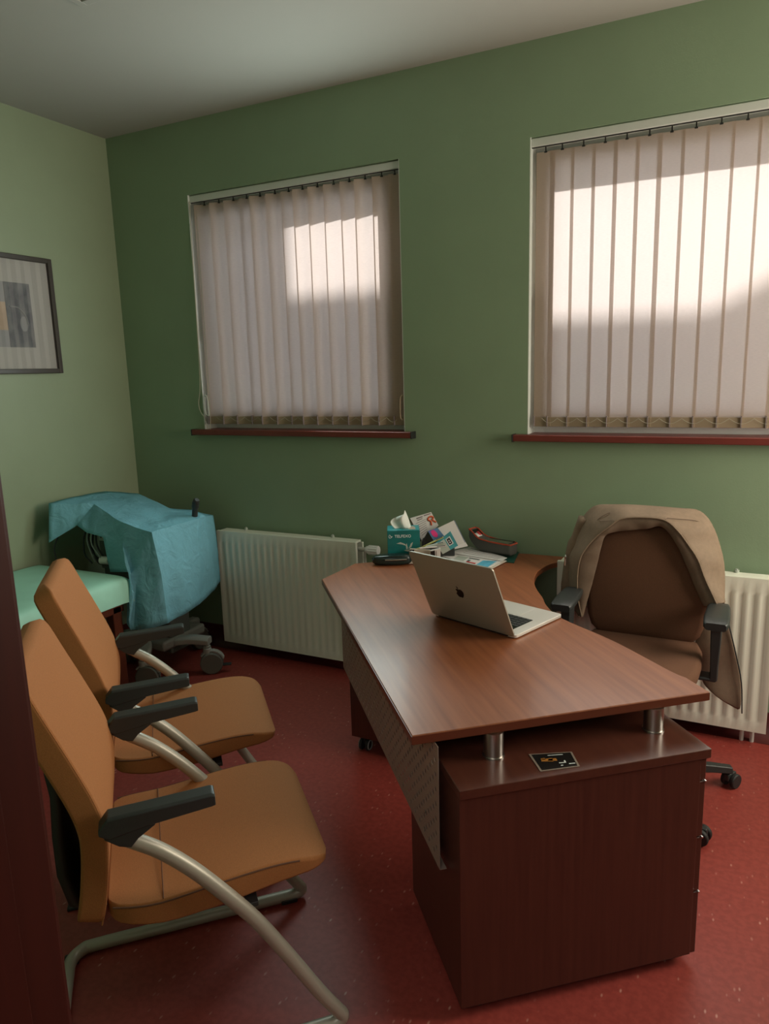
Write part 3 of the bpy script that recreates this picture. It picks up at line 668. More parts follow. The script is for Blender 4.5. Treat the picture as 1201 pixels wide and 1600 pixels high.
b = new(); slab(b, [fp(-.016, .026), fp(.012, .036), fp(.012, .040), fp(-.016, .031)], .0004, n); slab(b, [fp(-.008, -.030), fp(.004, -.026), fp(.004, -.022), fp(-.008, -.027)], .0004, n); obj('print_lines', b, 'ink_grey', t, smooth=0)
# sample boxes and pens
def small_box(name, label, pts, m, depth):
    c_ = sum((Vector(p) for p in pts), Vector())/len(pts); t = thing(name, label, 'box', c_)
    bm = new(); slab(bm, [Vector(p)-c_ for p in pts], depth, (.37, -.92, .1)); obj('carton', bm, m, t, bevel=.001)
    return t, [Vector(p)-c_ for p in pts]
t, P = small_box('sample_box', 'long cream medicine box lying behind the laptop lid', [(-1.355, 2.952, .813), (-1.268, 2.990, .805), (-1.271, 2.988, .742), (-1.361, 2.949, .742)], 'paper_cream', .03)
n = Vector((.37, -.92, .1)).normalized(); mark(t, P, n, 'black_print', [(.02, .02, .22, .42)], 'print_dark')
t, P = small_box('sample_box', 'small white medicine box beside the pens behind the laptop lid', [(-1.251, 2.948, .815), (-1.207, 2.965, .826), (-1.208, 2.965, .742), (-1.245, 2.950, .742)], 'paper_white', .028)
mark(t, P, n, 'dark_print', [(.02, .05, .45, .50)], 'print_dark'); mark(t, P, n, 'grey_stripe', [(.55, .1, .62, .9)], 'ink_grey')
def pen(label, p0, p1, m, r=.0045):
    p0, p1 = Vector(p0), Vector(p1); t = thing('pen', label, 'pen', p0); d = p1-p0
    bm = new(); cyl(bm, d*.12, d, r, 10); obj('barrel', bm, m, t)
    bm = new(); cyl(bm, (0, 0, 0), d*.12, .0012, 10, r); obj('tip', bm, 'pen_yellow', t)
    bm = new(); up = Vector((.2, -.7, .6)).normalized(); cyl(bm, d*.70+up*(r+.001), d*.98+up*(r+.001), .0014, 6); obj('clip', bm, 'key_black', t)
pen('thin yellow green pen sloping up against the teal card', (-1.318, 2.980, .812), (-1.215, 3.020, .866), 'pen_yellow', .004)
pen('thick pale green marker lying across the medicine boxes', (-1.292, 2.972, .820), (-1.208, 3.005, .843), 'machine_light', .0065)
pen('white pen lying level on the medicine boxes', (-1.322, 2.951, .818), (-1.193, 3.000, .830), 'paper_white', .004)
# flat papers
t, P, n = card('paper_sheet', 'white paper sheet propped against the leaflets', 'paper', [(-1.295, 3.100, .760), (-1.262, 3.215, .810), (-1.196, 3.245, .806), (-1.168, 3.222, .780)], 'paper_white', .001)
t, P, n = card('paper_sheet', 'white paper sheet lying on the brochures in front of the device', 'paper', [(-1.259, 3.170, .7535), (-1.190, 3.318, .7535), (-.956, 3.170, .7535), (-.961, 3.106, .7535)], 'paper_white', .0008)
mark(t, [P[1], P[2], P[3], P[0]], Vector((0, 0, 1)), 'text_lines', [(.1+.04*i, .12+.2*i, .9, .15+.2*i) for i in range(4)], 'ink_grey', .0004)
t, P, n = card('brochure', 'open brochure with a sky blue picture lying behind the laptop', 'brochure', [(-1.278, 3.120, .7505), (-1.232, 3.190, .7505), (-.960, 3.130, .7505), (-.989, 2.968, .7505), (-1.042, 2.975, .7505)], 'paper_white', .002)
Q = [Vector(p)-Vector(t.location) for p in ((-1.048, 3.095, .7508), (-.985, 3.105, .7508), (-.993, 2.985, .7508), (-1.055, 2.992, .7508))]
mark(t, Q, Vector((0, 0, 1)), 'blue_picture', [(0, 0, 1, 1)], 'sky_print', .0004)
Q = [Vector(p)-Vector(t.location) for p in ((-1.20, 3.15, .7508), (-1.06, 3.12, .7508), (-1.06, 3.02, .7508), (-1.20, 3.07, .7508))]
mark(t, Q, Vector((0, 0, 1)), 'grey_picture', [(.1, .1, .5, .9)], 'machine_light', .0004); mark(t, Q, Vector((0, 0, 1)), 'dark_print', [(.55, .15, .95, .3), (.6, .5, .7, .8)], 'machine_grey', .0005); mark(t, Q, Vector((0, 0, 1)), 'red_print', [(.62, .82, .98, .98)], 'ink_red', .0006)
t, P, n = card('brochure', 'second brochure lying beneath the one with the blue picture', 'brochure', [(-1.262, 3.100, .7475), (-1.129, 3.215, .7475), (-.950, 3.140, .7475), (-.977, 2.955, .7475)], 'paper_cream', .003)
t, P, n = card('folder', 'dark green folder lying under the measuring device', 'folder', [(-1.20, 3.310, .7440), (-.945, 3.330, .7440), (-.912, 3.130, .7440), (-1.00, 3.138, .7440), (-1.18, 3.20, .7440)], 'folder_green', .003)
# hand held device with red rim
t = thing('handheld_device', 'dark grey hand-held device with an orange red rim on the green folder', 'device', (-1.055, 3.258, .7550), math.radians(-16))
prof = [(-.120, .098, .030), (-.105, .094, .032), (-.075, .070, .034), (-.055, .060, .035), (.0, .054, .036), (.06, .052, .036), (.105, .052, .036), (.118, .050, .032)]
def devring(x, top, hw, z0=0.0, ins=0.0):
    zl = {-.120: .055, -.105: .035, -.075: .010}.get(x, 0.0)
    w = hw-ins
    return [(x, -w*.82, zl), (x, w*.82, zl), (x, w, zl+.012), (x, w, top), (x, -w, top), (x, -w, zl+.012)]
b = new(); loft(b, [devring(x, tp, hw) for x, tp, hw in prof]); obj('body', b, 'device_grey', t, bevel=.004, smooth=50)
b = new(); pts = [(x, -hw+.002, tp+.001) for x, tp, hw in prof]+[(x, hw-.002, tp+.001) for x, tp, hw in reversed(prof)]
tube(b, pts, .0035, 6, True); obj('red_rim', b, 'device_red', t)
b = new(); grid(b, [[(x, -hw+.006, tp+.0012), (x, hw-.006, tp+.0012)] for x, tp, hw in prof[1:3]]); obj('label_plate', b, 'print_dark', t, solid=.0006)
b = new(); grid(b, [[(x, -.026, tp+.0018), (x, .010, tp+.0018)] for x, tp, hw in ((-.088, .0807, 0), (-.066, .066, 0))]); obj('white_label', b, 'paper_white', t, solid=.0004)
b = new(); grid(b, [[(x, -.006, tp+.0024), (x, .014, tp+.0024)] for x, tp, hw in ((-.092, .0845, 0), (-.072, .0695, 0))]); obj('red_label', b, 'ink_red', t, solid=.0004)
b = new(); box(b, .150, .052, .003, (.024, 0, .0552)); obj('display', b, 'device_screen', t, bevel=.001)
b = new(); box(b, .162, .008, .004, (.024, .028, .0560)); obj('display_edge', b, 'print_dark', t)

# ------------------------------------------------------------------ visitor chairs (local x = sitter's right, y = forward)
def make_chair(label, loc, rz):
    r = thing('visitor_chair', label, 'chair', loc, rz, None)
    # backrest
    prof = [(.415, -.180), (.43, -.174), (.50, -.160), (.595, -.149), (.66, -.150), (.735, -.168), (.84, -.208), (.93, -.245), (.99, -.269), (1.036, -.289)]
    path = smooth_path([(0, y, z) for z, y in prof], 4); n = len(path); rings = []
    for i, p in enumerate(path):
        tg = (path[min(i+1, n-1)]-path[max(i-1, 0)]).normalized(); nr = Vector((0, tg.z, -tg.y))   # forward normal
        f = i/(n-1); z = p.z
        w = .228-.010*max(0, (z-.75)/.25)
        dt = (1.036-z)/.05; db = (z-.415)/.03
        if dt < 1: w -= .055*(1-math.sqrt(max(0, 1-(1-dt)**2)))
        if db < 1: w -= .03*(1-math.sqrt(max(0, 1-(1-db)**2)))
        th = .029
        if dt < .5: th *= max(.35, math.sqrt(max(0, 1-(1-dt*2)**2)))
        if db < .6: th *= max(.35, math.sqrt(max(0, 1-(1-db/.6)**2)))
        rr = min(th*.5, .008)
        rings.append([p+Vector((x, 0, 0))+nr*(q-.029) for x, q in rrect(w, th, rr, 3)])
    bm = new(); loft(bm, rings); bk = obj('backrest', bm, 'chair_fabric', r, smooth=60, wn=True)
    bm = new()
    for s in (-1, 1):
        tube(bm, [path[i]+Vector((s*(.228-.010*max(0, (path[i].z-.75)/.25)-.003), .0, 0)) + Vector((0, -.004, 0)) for i in range(3, n-5)], .0022, 5)
        obj('piping', bm, 'chair_fabric', bk); bm = new()
    bm.free()
    # black rear shell
    bm = new(); sp = [(.39, -.195), (.42, -.245), (.50, -.262), (.60, -.262), (.70, -.256), (.76, -.262)]
    loft(bm, [[(x, y+q, z) for x, q in rrect(.135-.0*z, .012, .008, 2)] for z, y in sp]); obj('rear_shell', bm, 'black_shell', r, smooth=50)
    bm = new(); box(bm, .16, .22, .02, (0, -.10, .392)); box(bm, .10, .07, .05, (0, -.205, .405)); obj('back_bracket', bm, 'black_plastic', r, bevel=.004)
    # seat
    sp = [(-.168, .466, .432), (-.14, .463, .415), (-.05, .459, .400), (.04, .468, .404), (.12, .477, .413), (.20, .483, .427), (.27, .481, .436), (.32, .470, .442), (.348, .455, .444)]
    pa = smooth_path([(t_, y, 0) for y, t_, b_ in sp], 3); pb = smooth_path([(b_, y, 0) for y, t_, b_ in sp], 3); n = len(pa); rings = []
    for i in range(n):
        y, top, bot = pa[i].y, pa[i].x, pb[i].x
        w = .243-.02*max(0, (-.05-y)/.12)**2
        df = (.348-y)/.06; dbk = (y+.168)/.04
        if df < 1: w -= .06*(1-math.sqrt(max(0, 1-(1-df)**2)))
        if dbk < 1: w -= .035*(1-math.sqrt(max(0, 1-(1-dbk)**2)))
        h = (top-bot)/2; c_ = (top+bot)/2
        if df < .3: h *= max(.45, math.sqrt(max(0, 1-(1-df/.3)**2)))
        ring = []
        for x, q in rrect(w, h, min(h*.6, .009), 3):
            crown = .008*(1-(x/w)**2) if q > 0 else 0
            ring.append((x, y, c_+q+crown))
        rings.append(ring)
    bm = new(); loft(bm, rings); st = obj('seat', bm, 'chair_fabric', r, smooth=60, wn=True)
    bm = new(); tube(bm, [(x, -.045, .4605+.008*(1-(x/.24)**2)) for x in [-.236+.472*k/16 for k in range(17)]], .0014, 4)
    obj('seam', bm, 'chair_seam', st)
    for s in (-1, 1):
        bm = new(); tube(bm, [(s*(.2425-.02*max(0, (-.05-pa[i].y)/.12)**2), pa[i].y, pa[i].x-.004) for i in range(2, n-6)], .0022, 5); obj('piping', bm, 'chair_seam', st)
    # tube frame: armrest, front bend, floor runner, rear cross piece, one continuous tube
    side = [(-.12, .655), (-.10, .642), (-.042, .600), (.021, .538), (.086, .459), (.154, .367), (.223, .252), (.296, .122), (.340, .052), (.352, .030), (.335, .019), (.30, .018), (.15, .018), (-.05, .018), (-.25, .018)]
    X, XO = .243, .019
    pts = [(X, y, z) for y, z in side]+[(X-.008, -.290, .018), (X-.045, -.318, .018), (.12, -.322, .018), (-.12, -.322, .018), (-X+.045, -.318, .018), (-X+.008, -.290, .018)]+[(-X, y, z) for y, z in reversed(side)]
    bm = new(); tube(bm, [p+Vector((XO, 0, 0)) for p in smooth_path(pts, 5)], .0175, 12); obj('tube_frame', bm, 'grey_tube', r, smooth=60)
    bm = new()
    box(bm, 2*X-.02, .03, .012, (XO, .150, .398)); box(bm, .30, .03, .012, (0, .02, .394)); box(bm, .03, .24, .012, (0, .06, .396))
    obj('seat_support', bm, 'black_shell', r, bevel=.002)
    for s in (-1, 1):
        bm = new(); loft(bm, [[(s*X+XO+x, y, z) for x, z in ((-.0225, zb), (.0225, zb), (.0225, zt-.004), (.018, zt), (-.018, zt), (-.0225, zt-.004))] for y, zb, zt in ((-.160, .676, .688), (-.140, .664, .713), (-.06, .678, .716), (.075, .692, .722), (.084, .694, .719))])
        a_ = obj('armrest', bm, 'black_plastic', r, bevel=.002, smooth=30)
        bm = new(); loft(bm, [[(s*X+XO+x, y, z) for x, z in ((-.020, zb), (.020, zb), (.020, zt), (-.020, zt))] for y, zb, zt in ((-.150, .664, .672), (-.122, .642, .674), (-.098, .634, .678), (-.082, .652, .682), (-.045, .676, .685))])
        obj('arm_bracket', bm, 'black_plastic', a_, bevel=.002, smooth=30)
        bm = new(); box(bm, .040, .05, .014, (s*X+XO, .31, .009)); box(bm, .040, .04, .010, (s*(X-.02)+XO, -.318, .005)); obj('glide', bm, 'rubber', r, bevel=.003)
    return r
q = .70711
def chair_at(r_, d_): return ((r_+d_)*q, (d_-r_)*q, 0)
ch1 = make_chair('tan fabric visitor chair nearest the camera, by the door frame', chair_at(-1.775, 0), -PI/4)
ch2 = copy_tree(ch1); ch2.location = chair_at(-2.445, -.004); ch2.rotation_euler = (0, 0, -PI/4-math.radians(1.5))
ch2['label'] = 'tan fabric visitor chair farther from the camera, beside the treatment couch'

# ------------------------------------------------------------------ swivel chair behind the desk
ch = thing('swivel_chair', 'brown office swivel chair with black armrests behind the desk', 'chair', (-.338, 2.72, 0), math.radians(-1))
b = new(); cyl(b, (.045, 0, .06), (.045, 0, .13), .035, 20); cyl(b, (.045, 0, .13), (.045, 0, .30), .027, 20); cyl(b, (.045, 0, .28), (.045, 0, .41), .018, 16); obj('gas_column', b, 'black_plastic', ch)
for i in range(5):
    a = math.radians(24+72*i); ca, sa = math.cos(a), math.sin(a)
    bm = new(); loft(bm, [[(.045+d*ca-w_*x*sa, d*sa+w_*x*ca, z+zz) for x, zz in ((-1, 0), (1, 0), (.8, h_), (-.8, h_))] for d, w_, z, h_ in ((.02, .030, .065, .06), (.12, .026, .075, .042), (.28, .020, .072, .028), (.355, .018, .066, .024))])
    lg = obj('base_leg', bm, 'black_plastic', ch, bevel=.003)
    cx, cy = .045+.345*ca, .345*sa; w = a+.6; dx, dy = math.cos(w), math.sin(w)
    bm = new(); cyl(bm, (cx, cy, .04), (cx, cy, .075), .008, 10); box(bm, .05, .020, .03, (cx+.012*dx, cy+.012*dy, .045), w); cs = obj('castor', bm, 'black_plastic', lg, bevel=.004)
for i in range(5):
    a = math.radians(24+72*i); cx, cy = .045+.345*math.cos(a), .345*math.sin(a); w = a+.6; dx, dy = math.cos(w), math.sin(w)
    bm = new()
    for s in (-1, 1): cyl(bm, (cx+.018*dx-dy*s*.010, cy+.018*dy+dx*s*.010, .029), (cx+.018*dx-dy*s*.027, cy+.018*dy+dx*s*.027, .029), .029, 22)
    obj('wheel', bm, 'rubber', ch, bevel=.004)
b = new(); box(b, .20, .24, .05, (0, .10, .42)); box(b, .05, .30, .025, (0, .32, .43)); obj('mechanism', b, 'black_plastic', ch, bevel=.006)
bm = new(); rings = []
for y, w, top, bot in ((-.115, .15, .470, .452), (-.10, .19, .484, .445), (-.06, .222, .494, .438), (.02, .238, .499, .435), (.14, .242, .496, .435), (.26, .235, .492, .436), (.34, .215, .490, .442), (.365, .19, .480, .452)):
    h = (top-bot)/2; rings.append([(x, y+.03, (top+bot)/2+zz+(.006*(1-(x/w)**2) if zz > 0 else 0)) for x, zz in rrect(w, h, h*.75, 3)])
loft(bm, rings); obj('seat', bm, 'swivel_fabric', ch, smooth=60)
bm = new(); box(bm, .006, .012, .016, (.233, -.055, .478)); obj('seat_clip', bm, 'bright_metal', ch)
bm = new(); rings = []
for z, w, y, th in ((.465, .14, .372, .018), (.482, .19, .370, .030), (.515, .222, .368, .036), (.56, .236, .366, .036), (.66, .246, .362, .038), (.76, .236, .368, .038), (.85, .222, .378, .036), (.92, .205, .386, .032), (.955, .19, .390, .026), (.968, .17, .392, .014)):
    rings.append([(x, y+.022+qq-.004*(x/w)**2, z) for x, qq in rrect(w, th, th*.7, 3)])
loft(bm, rings); obj('backrest', bm, 'swivel_fabric', ch, smooth=60)
bm = new(); loft(bm, [[(x, y+qq, z) for x, qq in rrect(w, .012, .008, 2)] for z, w, y in ((.44, .03, .40), (.52, .035, .43), (.70, .14, .425), (.90, .15, .438), (.96, .13, .442))]); obj('back_shell', bm, 'black_shell', ch, smooth=50)
for s in (-1, 1):
    bm = new(); x = s*.285
    loft(bm, [[(x+a*w_, y+c_*d_, z) for a, c_ in ((-1, -1), (1, -1), (1, 1), (-1, 1))] for z, w_, d_, y in ((.415, .014, .035, .20), (.47, .014, .036, .20), (.56, .018, .038, .20), (.655, .020, .045, .205))])
    box(bm, .17, .07, .014, (x-s*.075, .20, .418)); pt = obj('arm_post', bm, 'black_plastic', ch, bevel=.004)
    bm = new(); loft(bm, [[(x+px, y, z+zz) for px, zz in rrect(w_, .014, .009, 3)] for y, w_, z in ((.075, .036, .664), (.085, .043, .668), (.15, .046, .670), (.28, .042, .671), (.325, .036, .668), (.334, .03, .664))])
    obj('arm_pad', bm, 'black_plastic', ch, smooth=50)

# ------------------------------------------------------------------ jacket over the chair back
JO = [(-.599, 3.07, .540), (-.639, 3.10, .596), (-.664, 3.14, .703), (-.673, 3.16, .780), (-.649, 3.17, .859), (-.630, 3.18, .946), (-.579, 3.19, 1.022), (-.484, 3.19, 1.033), (-.353, 3.19, 1.035), (-.226, 3.19, 1.031), (-.135, 3.19, 1.028), (-.086, 3.18, .964), (-.055, 3.17, .879), (-.037, 3.15, .789), (-.032, 3.10, .671)]
JP = [(-.582, 3.04, .557), (-.600, 3.04, .636), (-.605, 3.04, .736), (-.595, 3.04, .814), (-.572, 3.045, .862), (-.533, 3.05, .913), (-.482, 3.05, .960), (-.433, 3.06, .995), (-.338, 3.06, 1.006), (-.263, 3.06, .998), (-.212, 3.05, .958), (-.174, 3.05, .908), (-.135, 3.04, .853), (-.103, 3.035, .775), (-.055, 3.03, .677)]
JI = [(-.581, 3.05, .549), (-.554, 3.052, .663), (-.537, 3.053, .737), (-.521, 3.055, .817), (-.509, 3.055, .880), (-.497, 3.058, .917), (-.469, 3.062, .933), (-.397, 3.068, .946), (-.335, 3.068, .956), (-.284, 3.068, .971), (-.248, 3.062, .944), (-.210, 3.055, .888), (-.175, 3.05, .814), (-.142, 3.048, .737), (-.105, 3.045, .657)]
JT = [(-.135, 3.09, .660), (-.031, 3.08, .664), (-.013, 3.08, .591), (.020, 3.08, .468), (.048, 3.08, .346), (.058, 3.08, .213), (-.011, 3.08, .262), (-.090, 3.085, .312), (-.125, 3.09, .42), (-.13, 3.09, .536)]
t = thing('jacket', 'beige zip jacket hung over the back of the swivel chair', 'jacket', (-.34, 3.12, .55)); J0 = Vector((-.34, 3.12, .55))
so_, sp_, si_ = ([p-J0 for p in smooth_path(a, 4)] for a in (JO, JP, JI))
n = len(so_)
rows = []
for q_ in range(7):                       # behind the backrest, hanging down
    f = 1-q_/6
    row = []
    for i, p in enumerate(so_):
        hang = max(0, p.z-.02)*.0
        row.append(Vector((p.x*(1+.02*f), min(p.y+.020*f+.006*math.sin(i*.8)*f, YW-.125-J0.y), p.z-f*max(.0, min(.42, p.z*.85)))))
    rows.append(row)
for q_ in range(1, 7):                    # over the top and forward to the piping
    f = q_/6
    row = []
    for i in range(n):
        p = so_[i].lerp(sp_[i], f); bul = .020*math.sin(PI*f)
        d = Vector((-.6 if i < n*.4 else (.6 if i > n*.65 else 0), 0, .6 if n*.35 < i < n*.7 else .15))
        fold = .0055*math.sin(i*.9+f*2.0)*math.sin(PI*f)
        row.append(p+d*bul+Vector((fold, -fold*1.2, fold*.5)))
    rows.append(row)
bm = new(); grid(bm, rows); obj('shell', bm, 'jacket_cloth', t, sub=1, solid=.003, smooth=180)
rows = []
for q_ in range(5):
    f = q_/4
    rows.append([sp_[i].lerp(si_[i], f)+Vector((0, -.006*math.sin(PI*f)+.0030*math.sin(i*1.3)*f, .0)) for i in range(n)])
bm = new(); grid(bm, rows); obj('facing', bm, 'jacket_lining', t, sub=1, solid=.003, smooth=180)
bm = new(); tube(bm, [p+Vector((0, -.005, .001)) for p in sp_], .0038, 6); obj('piping', bm, 'jacket_cloth', t)
bm = new()
tube(bm, [so_[i].lerp(sp_[i], .62)+Vector((0, -.006, .010)) for i in range(20, 27)], .0016, 4)
for (i0, f0), (i1, f1) in (((20, .25), (26, 1.0)), ((36, 1.0), (43, .25))):
    tube(bm, [so_[i0+(i1-i0)*k//8].lerp(sp_[i0+(i1-i0)*k//8], f0+(f1-f0)*k/8)+Vector((0, -.008, .008)) for k in range(9)], .0016, 4)
obj('seam', bm, 'jacket_lining', t)
# the front edge that hangs below the right armrest
bm = new(); rows = []
Lc = smooth_path([JT[0], JT[9], JT[8], JT[7]], 5); Rc = smooth_path([JT[1], JT[2], JT[3], JT[4], JT[5]], 4)[:16]
for i in range(16):
    a, c_ = Vector(Lc[min(i, len(Lc)-1)])-J0, Vector(Rc[i] if i < 15 else JT[5])-J0
    rows.append([a.lerp(c_, k/6)+Vector((0, -.010*math.sin(PI*k/6*1.6)+.004*math.sin(i*.7), -.008*math.sin(PI*k/6)*(i/15))) for k in range(7)])
grid(bm, rows); obj('hanging_front', bm, 'jacket_lining', t, sub=1, solid=.003, smooth=180)
bm = new(); tube(bm, [Vector(p)-J0+Vector((.002, -.002, 0)) for p in smooth_path(JT[1:6], 4)], .003, 6); obj('zip_edge', bm, 'black_plastic', t)
bm = new(); ball(bm, Vector((-.674, 3.118, .795))-J0, .008, (.8, .8, 1.6)); cyl(bm, Vector((-.674, 3.118, .80))-J0, Vector((-.674, 3.115, .757))-J0, .005, 8); obj('zip_pull', bm, 'bright_metal', t)
bm = new()                                   # left sleeve hanging behind
tube(bm, [Vector(p)-J0 for p in smooth_path([(-.60, 3.15, .97), (-.635, 3.155, .85), (-.655, 3.15, .70), (-.655, 3.14, .56)], 4)], [.03]*4+[.040]*5+[.042]*4, 10, flat=.8)
obj('sleeve', bm, 'jacket_cloth', t, smooth=180)

# ------------------------------------------------------------------ treatment couch with green cover
t = thing('treatment_couch', 'treatment couch with a pale green cover along the left wall', 'couch', (-3.085, 1.6, 0))
X0, X1, Y0, Y1 = -3.395, -2.735, .75, 2.585
lx0, lx1, ly0, ly1 = X0+3.085, X1+3.085, Y0-1.6, Y1-1.6
b = new(); box(b, lx1-lx0-.03, ly1-ly0-.03, .10, ((lx0+lx1)/2, (ly0+ly1)/2, .585)); obj('mattress', b, 'couch_wood', t, bevel=.02)
bm = new(); rows = []
zt = .652
xs = [lx0+.004, lx0+.2, lx1-.18, lx1-.06, lx1-.012, lx1+.006, lx1+.012, lx1+.016]; zz = [0, 0, .0, -.001, -.006, -.035, -.085, -.130]
ysn = [ly0, ly0+.3, ly0+.7, ly0+1.1, ly0+1.5, ly1-.05, ly1-.01, ly1+.006, ly1+.010]; zy = [0, 0, 0, 0, 0, -.001, -.008, -.06, -.12]
for i, y in enumerate(ysn):
    rows.append([(x+.006*math.sin(i*2.1)*(k > 4), y, zt+min(zz[k], 0)+(zy[i] if k < 6 else max(zy[i], -.03))) for k, x in enumerate(xs)])
grid(bm, rows); obj('cover', bm, 'couch_cover', t, sub=2, solid=.002, smooth=180)
b = new()
for x in (lx0+.06, lx1-.06): box(b, .045, ly1-ly0-.08, .07, (x, (ly0+ly1)/2, .50))
for y in (ly0+.06, ly1-.07): box(b, lx1-lx0-.10, .045, .07, ((lx0+lx1)/2, y, .50))
obj('frame', b, 'couch_wood', t, bevel=.004)
for x in (lx0+.06, lx1-.065):
    for y in (ly0+.08, ly1-.085):
        b = new(); box(b, .055, .055, .50, (x, y, .25)); obj('leg', b, 'couch_wood', t, bevel=.004)

# ------------------------------------------------------------------ equipment trolley and its drape
T0 = Vector((-2.84, 2.86, 0))
t = thing('equipment_trolley', 'wheeled medical device trolley hidden under the blue drape', 'trolley', T0)
b = new(); box(b, .28, .32, .40, (.02, .05, .62)); obj('cabinet', b, 'machine_grey', t, bevel=.015)
b = new(); box(b, .12, .16, .30, (.02, .06, .27)); obj('column', b, 'machine_grey', t, bevel=.01)
b = new(); loft(b, [[(x, y, z+zz) for zz in (0, .05)for x, y in ()] or [(x-.05, y, z), (x+.03, y, z), (x+.03, y, z+.05), (x-.05, y, z+.05)] for x, y, z in ((-.38, -.13, .88), (.20, -.13, .83))]); obj('console', b, 'machine_grey', t, bevel=.006)
b = new(); box(b, .30, .05, .20, (-.22, .08, .80)); obj('monitor', b, 'black_plastic', t, bevel=.006)
b = new(); box(b, .12, .015, .16, (-.18, -.150, .70)); box(b, .30, .08, .30, (-.08, -.11, .64)); obj('side_panel', b, 'machine_grey', t, bevel=.004)
b = new(); box(b, .055, .01, .085, (-.12, -.156, .725)); box(b, .07, .01, .09, (-.20, -.160, .82)); obj('label_plate', b, 'machine_light', t, bevel=.002)
b = new(); cyl(b, (-.215, -.155, .79), (-.215, -.155, .90), .012, 10); cyl(b, (-.115, -.160, .77), (-.115, -.160, .835), .008, 10); box(b, .055, .025, .016, (-.115, -.165, .838)); obj('probe_holder', b, 'black_plastic', t, bevel=.002)
b = new()
for i, pts in enumerate(([(-.27, -.17, .86), (-.29, -.19, .76), (-.25, -.18, .69), (-.20, -.17, .66)], [(-.25, -.17, .87), (-.255, -.19, .74), (-.24, -.18, .66), (-.20, -.18, .65)], [(-.28, -.17, .87), (-.30, -.20, .80), (-.31, -.20, .70), (-.26, -.20, .655)], [(-.24, -.17, .86), (-.22, -.19, .75), (-.16, -.175, .66), (-.10, -.17, .65)], [(-.26, -.18, .87), (-.27, -.2, .78), (-.22, -.2, .68), (-.19, -.19, .655)], [(-.17, -.17, .75), (-.15, -.175, .70), (-.12, -.17, .66), (-.06, -.17, .65)])):
    tube(b, smooth_path(pts, 6), .005, 6)
obj('cable', b, 'cable_black', t)
b = new(); tube(b, smooth_path([(-.245, -.18, .87), (-.25, -.2, .77), (-.20, -.2, .70), (-.18, -.19, .67)], 6), .004, 6); tube(b, smooth_path([(-.275, -.18, .86), (-.28, -.2, .78), (-.255, -.2, .70), (-.25, -.19, .66)], 6), .004, 6); obj('cable', b, 'cable_grey', t)
b = new(); cyl(b, (-.205, -.19, .675), (-.150, -.18, .675), .022, 14); obj('white_plug', b, 'white_pvc', t, bevel=.004)
b = new(); tube(b, smooth_path([(-.43, -.26, .80), (-.455, -.27, .74), (-.45, -.27, .68), (-.43, -.27, .655)], 6), .004, 6); obj('cable', b, 'cable_black', t)
# base: two curved beams with castors
def caster(u, v, a):
    ca, sa = math.cos(a), math.sin(a)
    b = new(); cyl(b, (u, v, .115), (u, v, .150), .024, 16); cyl(b, (u, v, .150), (u, v, .165), .020, 16); c_ = obj('castor', b, 'base_silver', t, bevel=.004)
    b = new()
    for s in (-1, 1): cyl(b, (u+.02*ca-sa*s*.008, v+.02*sa+ca*s*.008, .062), (u+.02*ca-sa*s*.030, v+.02*sa+ca*s*.030, .062), .062, 26)
    obj('wheel', b, 'wheel_grey', c_, bevel=.006)
    b = new(); rr = .066
    loft(b, [[(u+.02*ca+rr*s_*math.cos(th)*ca-sa*w_, v+.02*sa+rr*s_*math.cos(th)*sa+ca*w_, .062+rr*s_*math.sin(th)) for w_, s_ in ((-.02, 1), (.02, 1), (.02, 1.12), (-.02, 1.12))] for th in [math.radians(20+20*k) for k in range(7)]]); obj('wheel_guard', b, 'base_silver', c_, smooth=50)
    b = new(); box(b, .05, .03, .008, (u+.10*ca, v+.10*sa, .045), a); obj('brake_pedal', b, 'black_plastic', c_, bevel=.002)
for sgn, y in ((0, .08), (1, -.20)):
    pass
def beam(pts, m='base_silver'):
    b = new(); P = smooth_path(pts, 6)
    rings = []
    for i, p in enumerate(P):
        tg = (P[min(i+1, len(P)-1)]-P[max(i-1, 0)]); tg.z = 0; tg.normalize(); s = Vector((-tg.y, tg.x, 0))
        rings.append([p+s*a+Vector((0, 0, c_)) for a, c_ in ((-.03, -.022), (.03, -.022), (.032, .006), (.022, .018), (-.022, .018), (-.032, .006))])
    loft(b, rings); return obj('base_beam', b, m, t, bevel=.003, smooth=40)
beam([(-.30, .02, .16), (-.10, .00, .16), (.05, .01, .185), (.16, .05, .198), (.26, .085, .192)])
beam([(-.30, .03, .18), (-.12, -.05, .20), (.0, -.13, .20), (.05, -.20, .175)])
beam([(.0, .05, .17), (-.05, .2, .19), (-.06, .34, .185)], 'base_grey')
b = new(); box(b, .30, .34, .06, (-.06, .08, .185)); obj('base_plate', b, 'base_grey', t, bevel=.015)
caster(.245, .075, .60); caster(.045, -.205, .5); caster(-.28, .02, 2.5); caster(-.06, .33, 1.5)
b = new(); tube(b, smooth_path([(.205, .10, .86), (.222, .095, .93), (.238, .085, .965), (.252, .08, .982)], 5), [.016]*6+[.020]*5+[.018]*3+[.012]*2, 10); obj('handle', b, 'black_plastic', t, smooth=60)
b = new(); ball(b, (.16, .02, .40), .035, (1.1, .8, .8)); obj('connector', b, 'paper_cream', t)
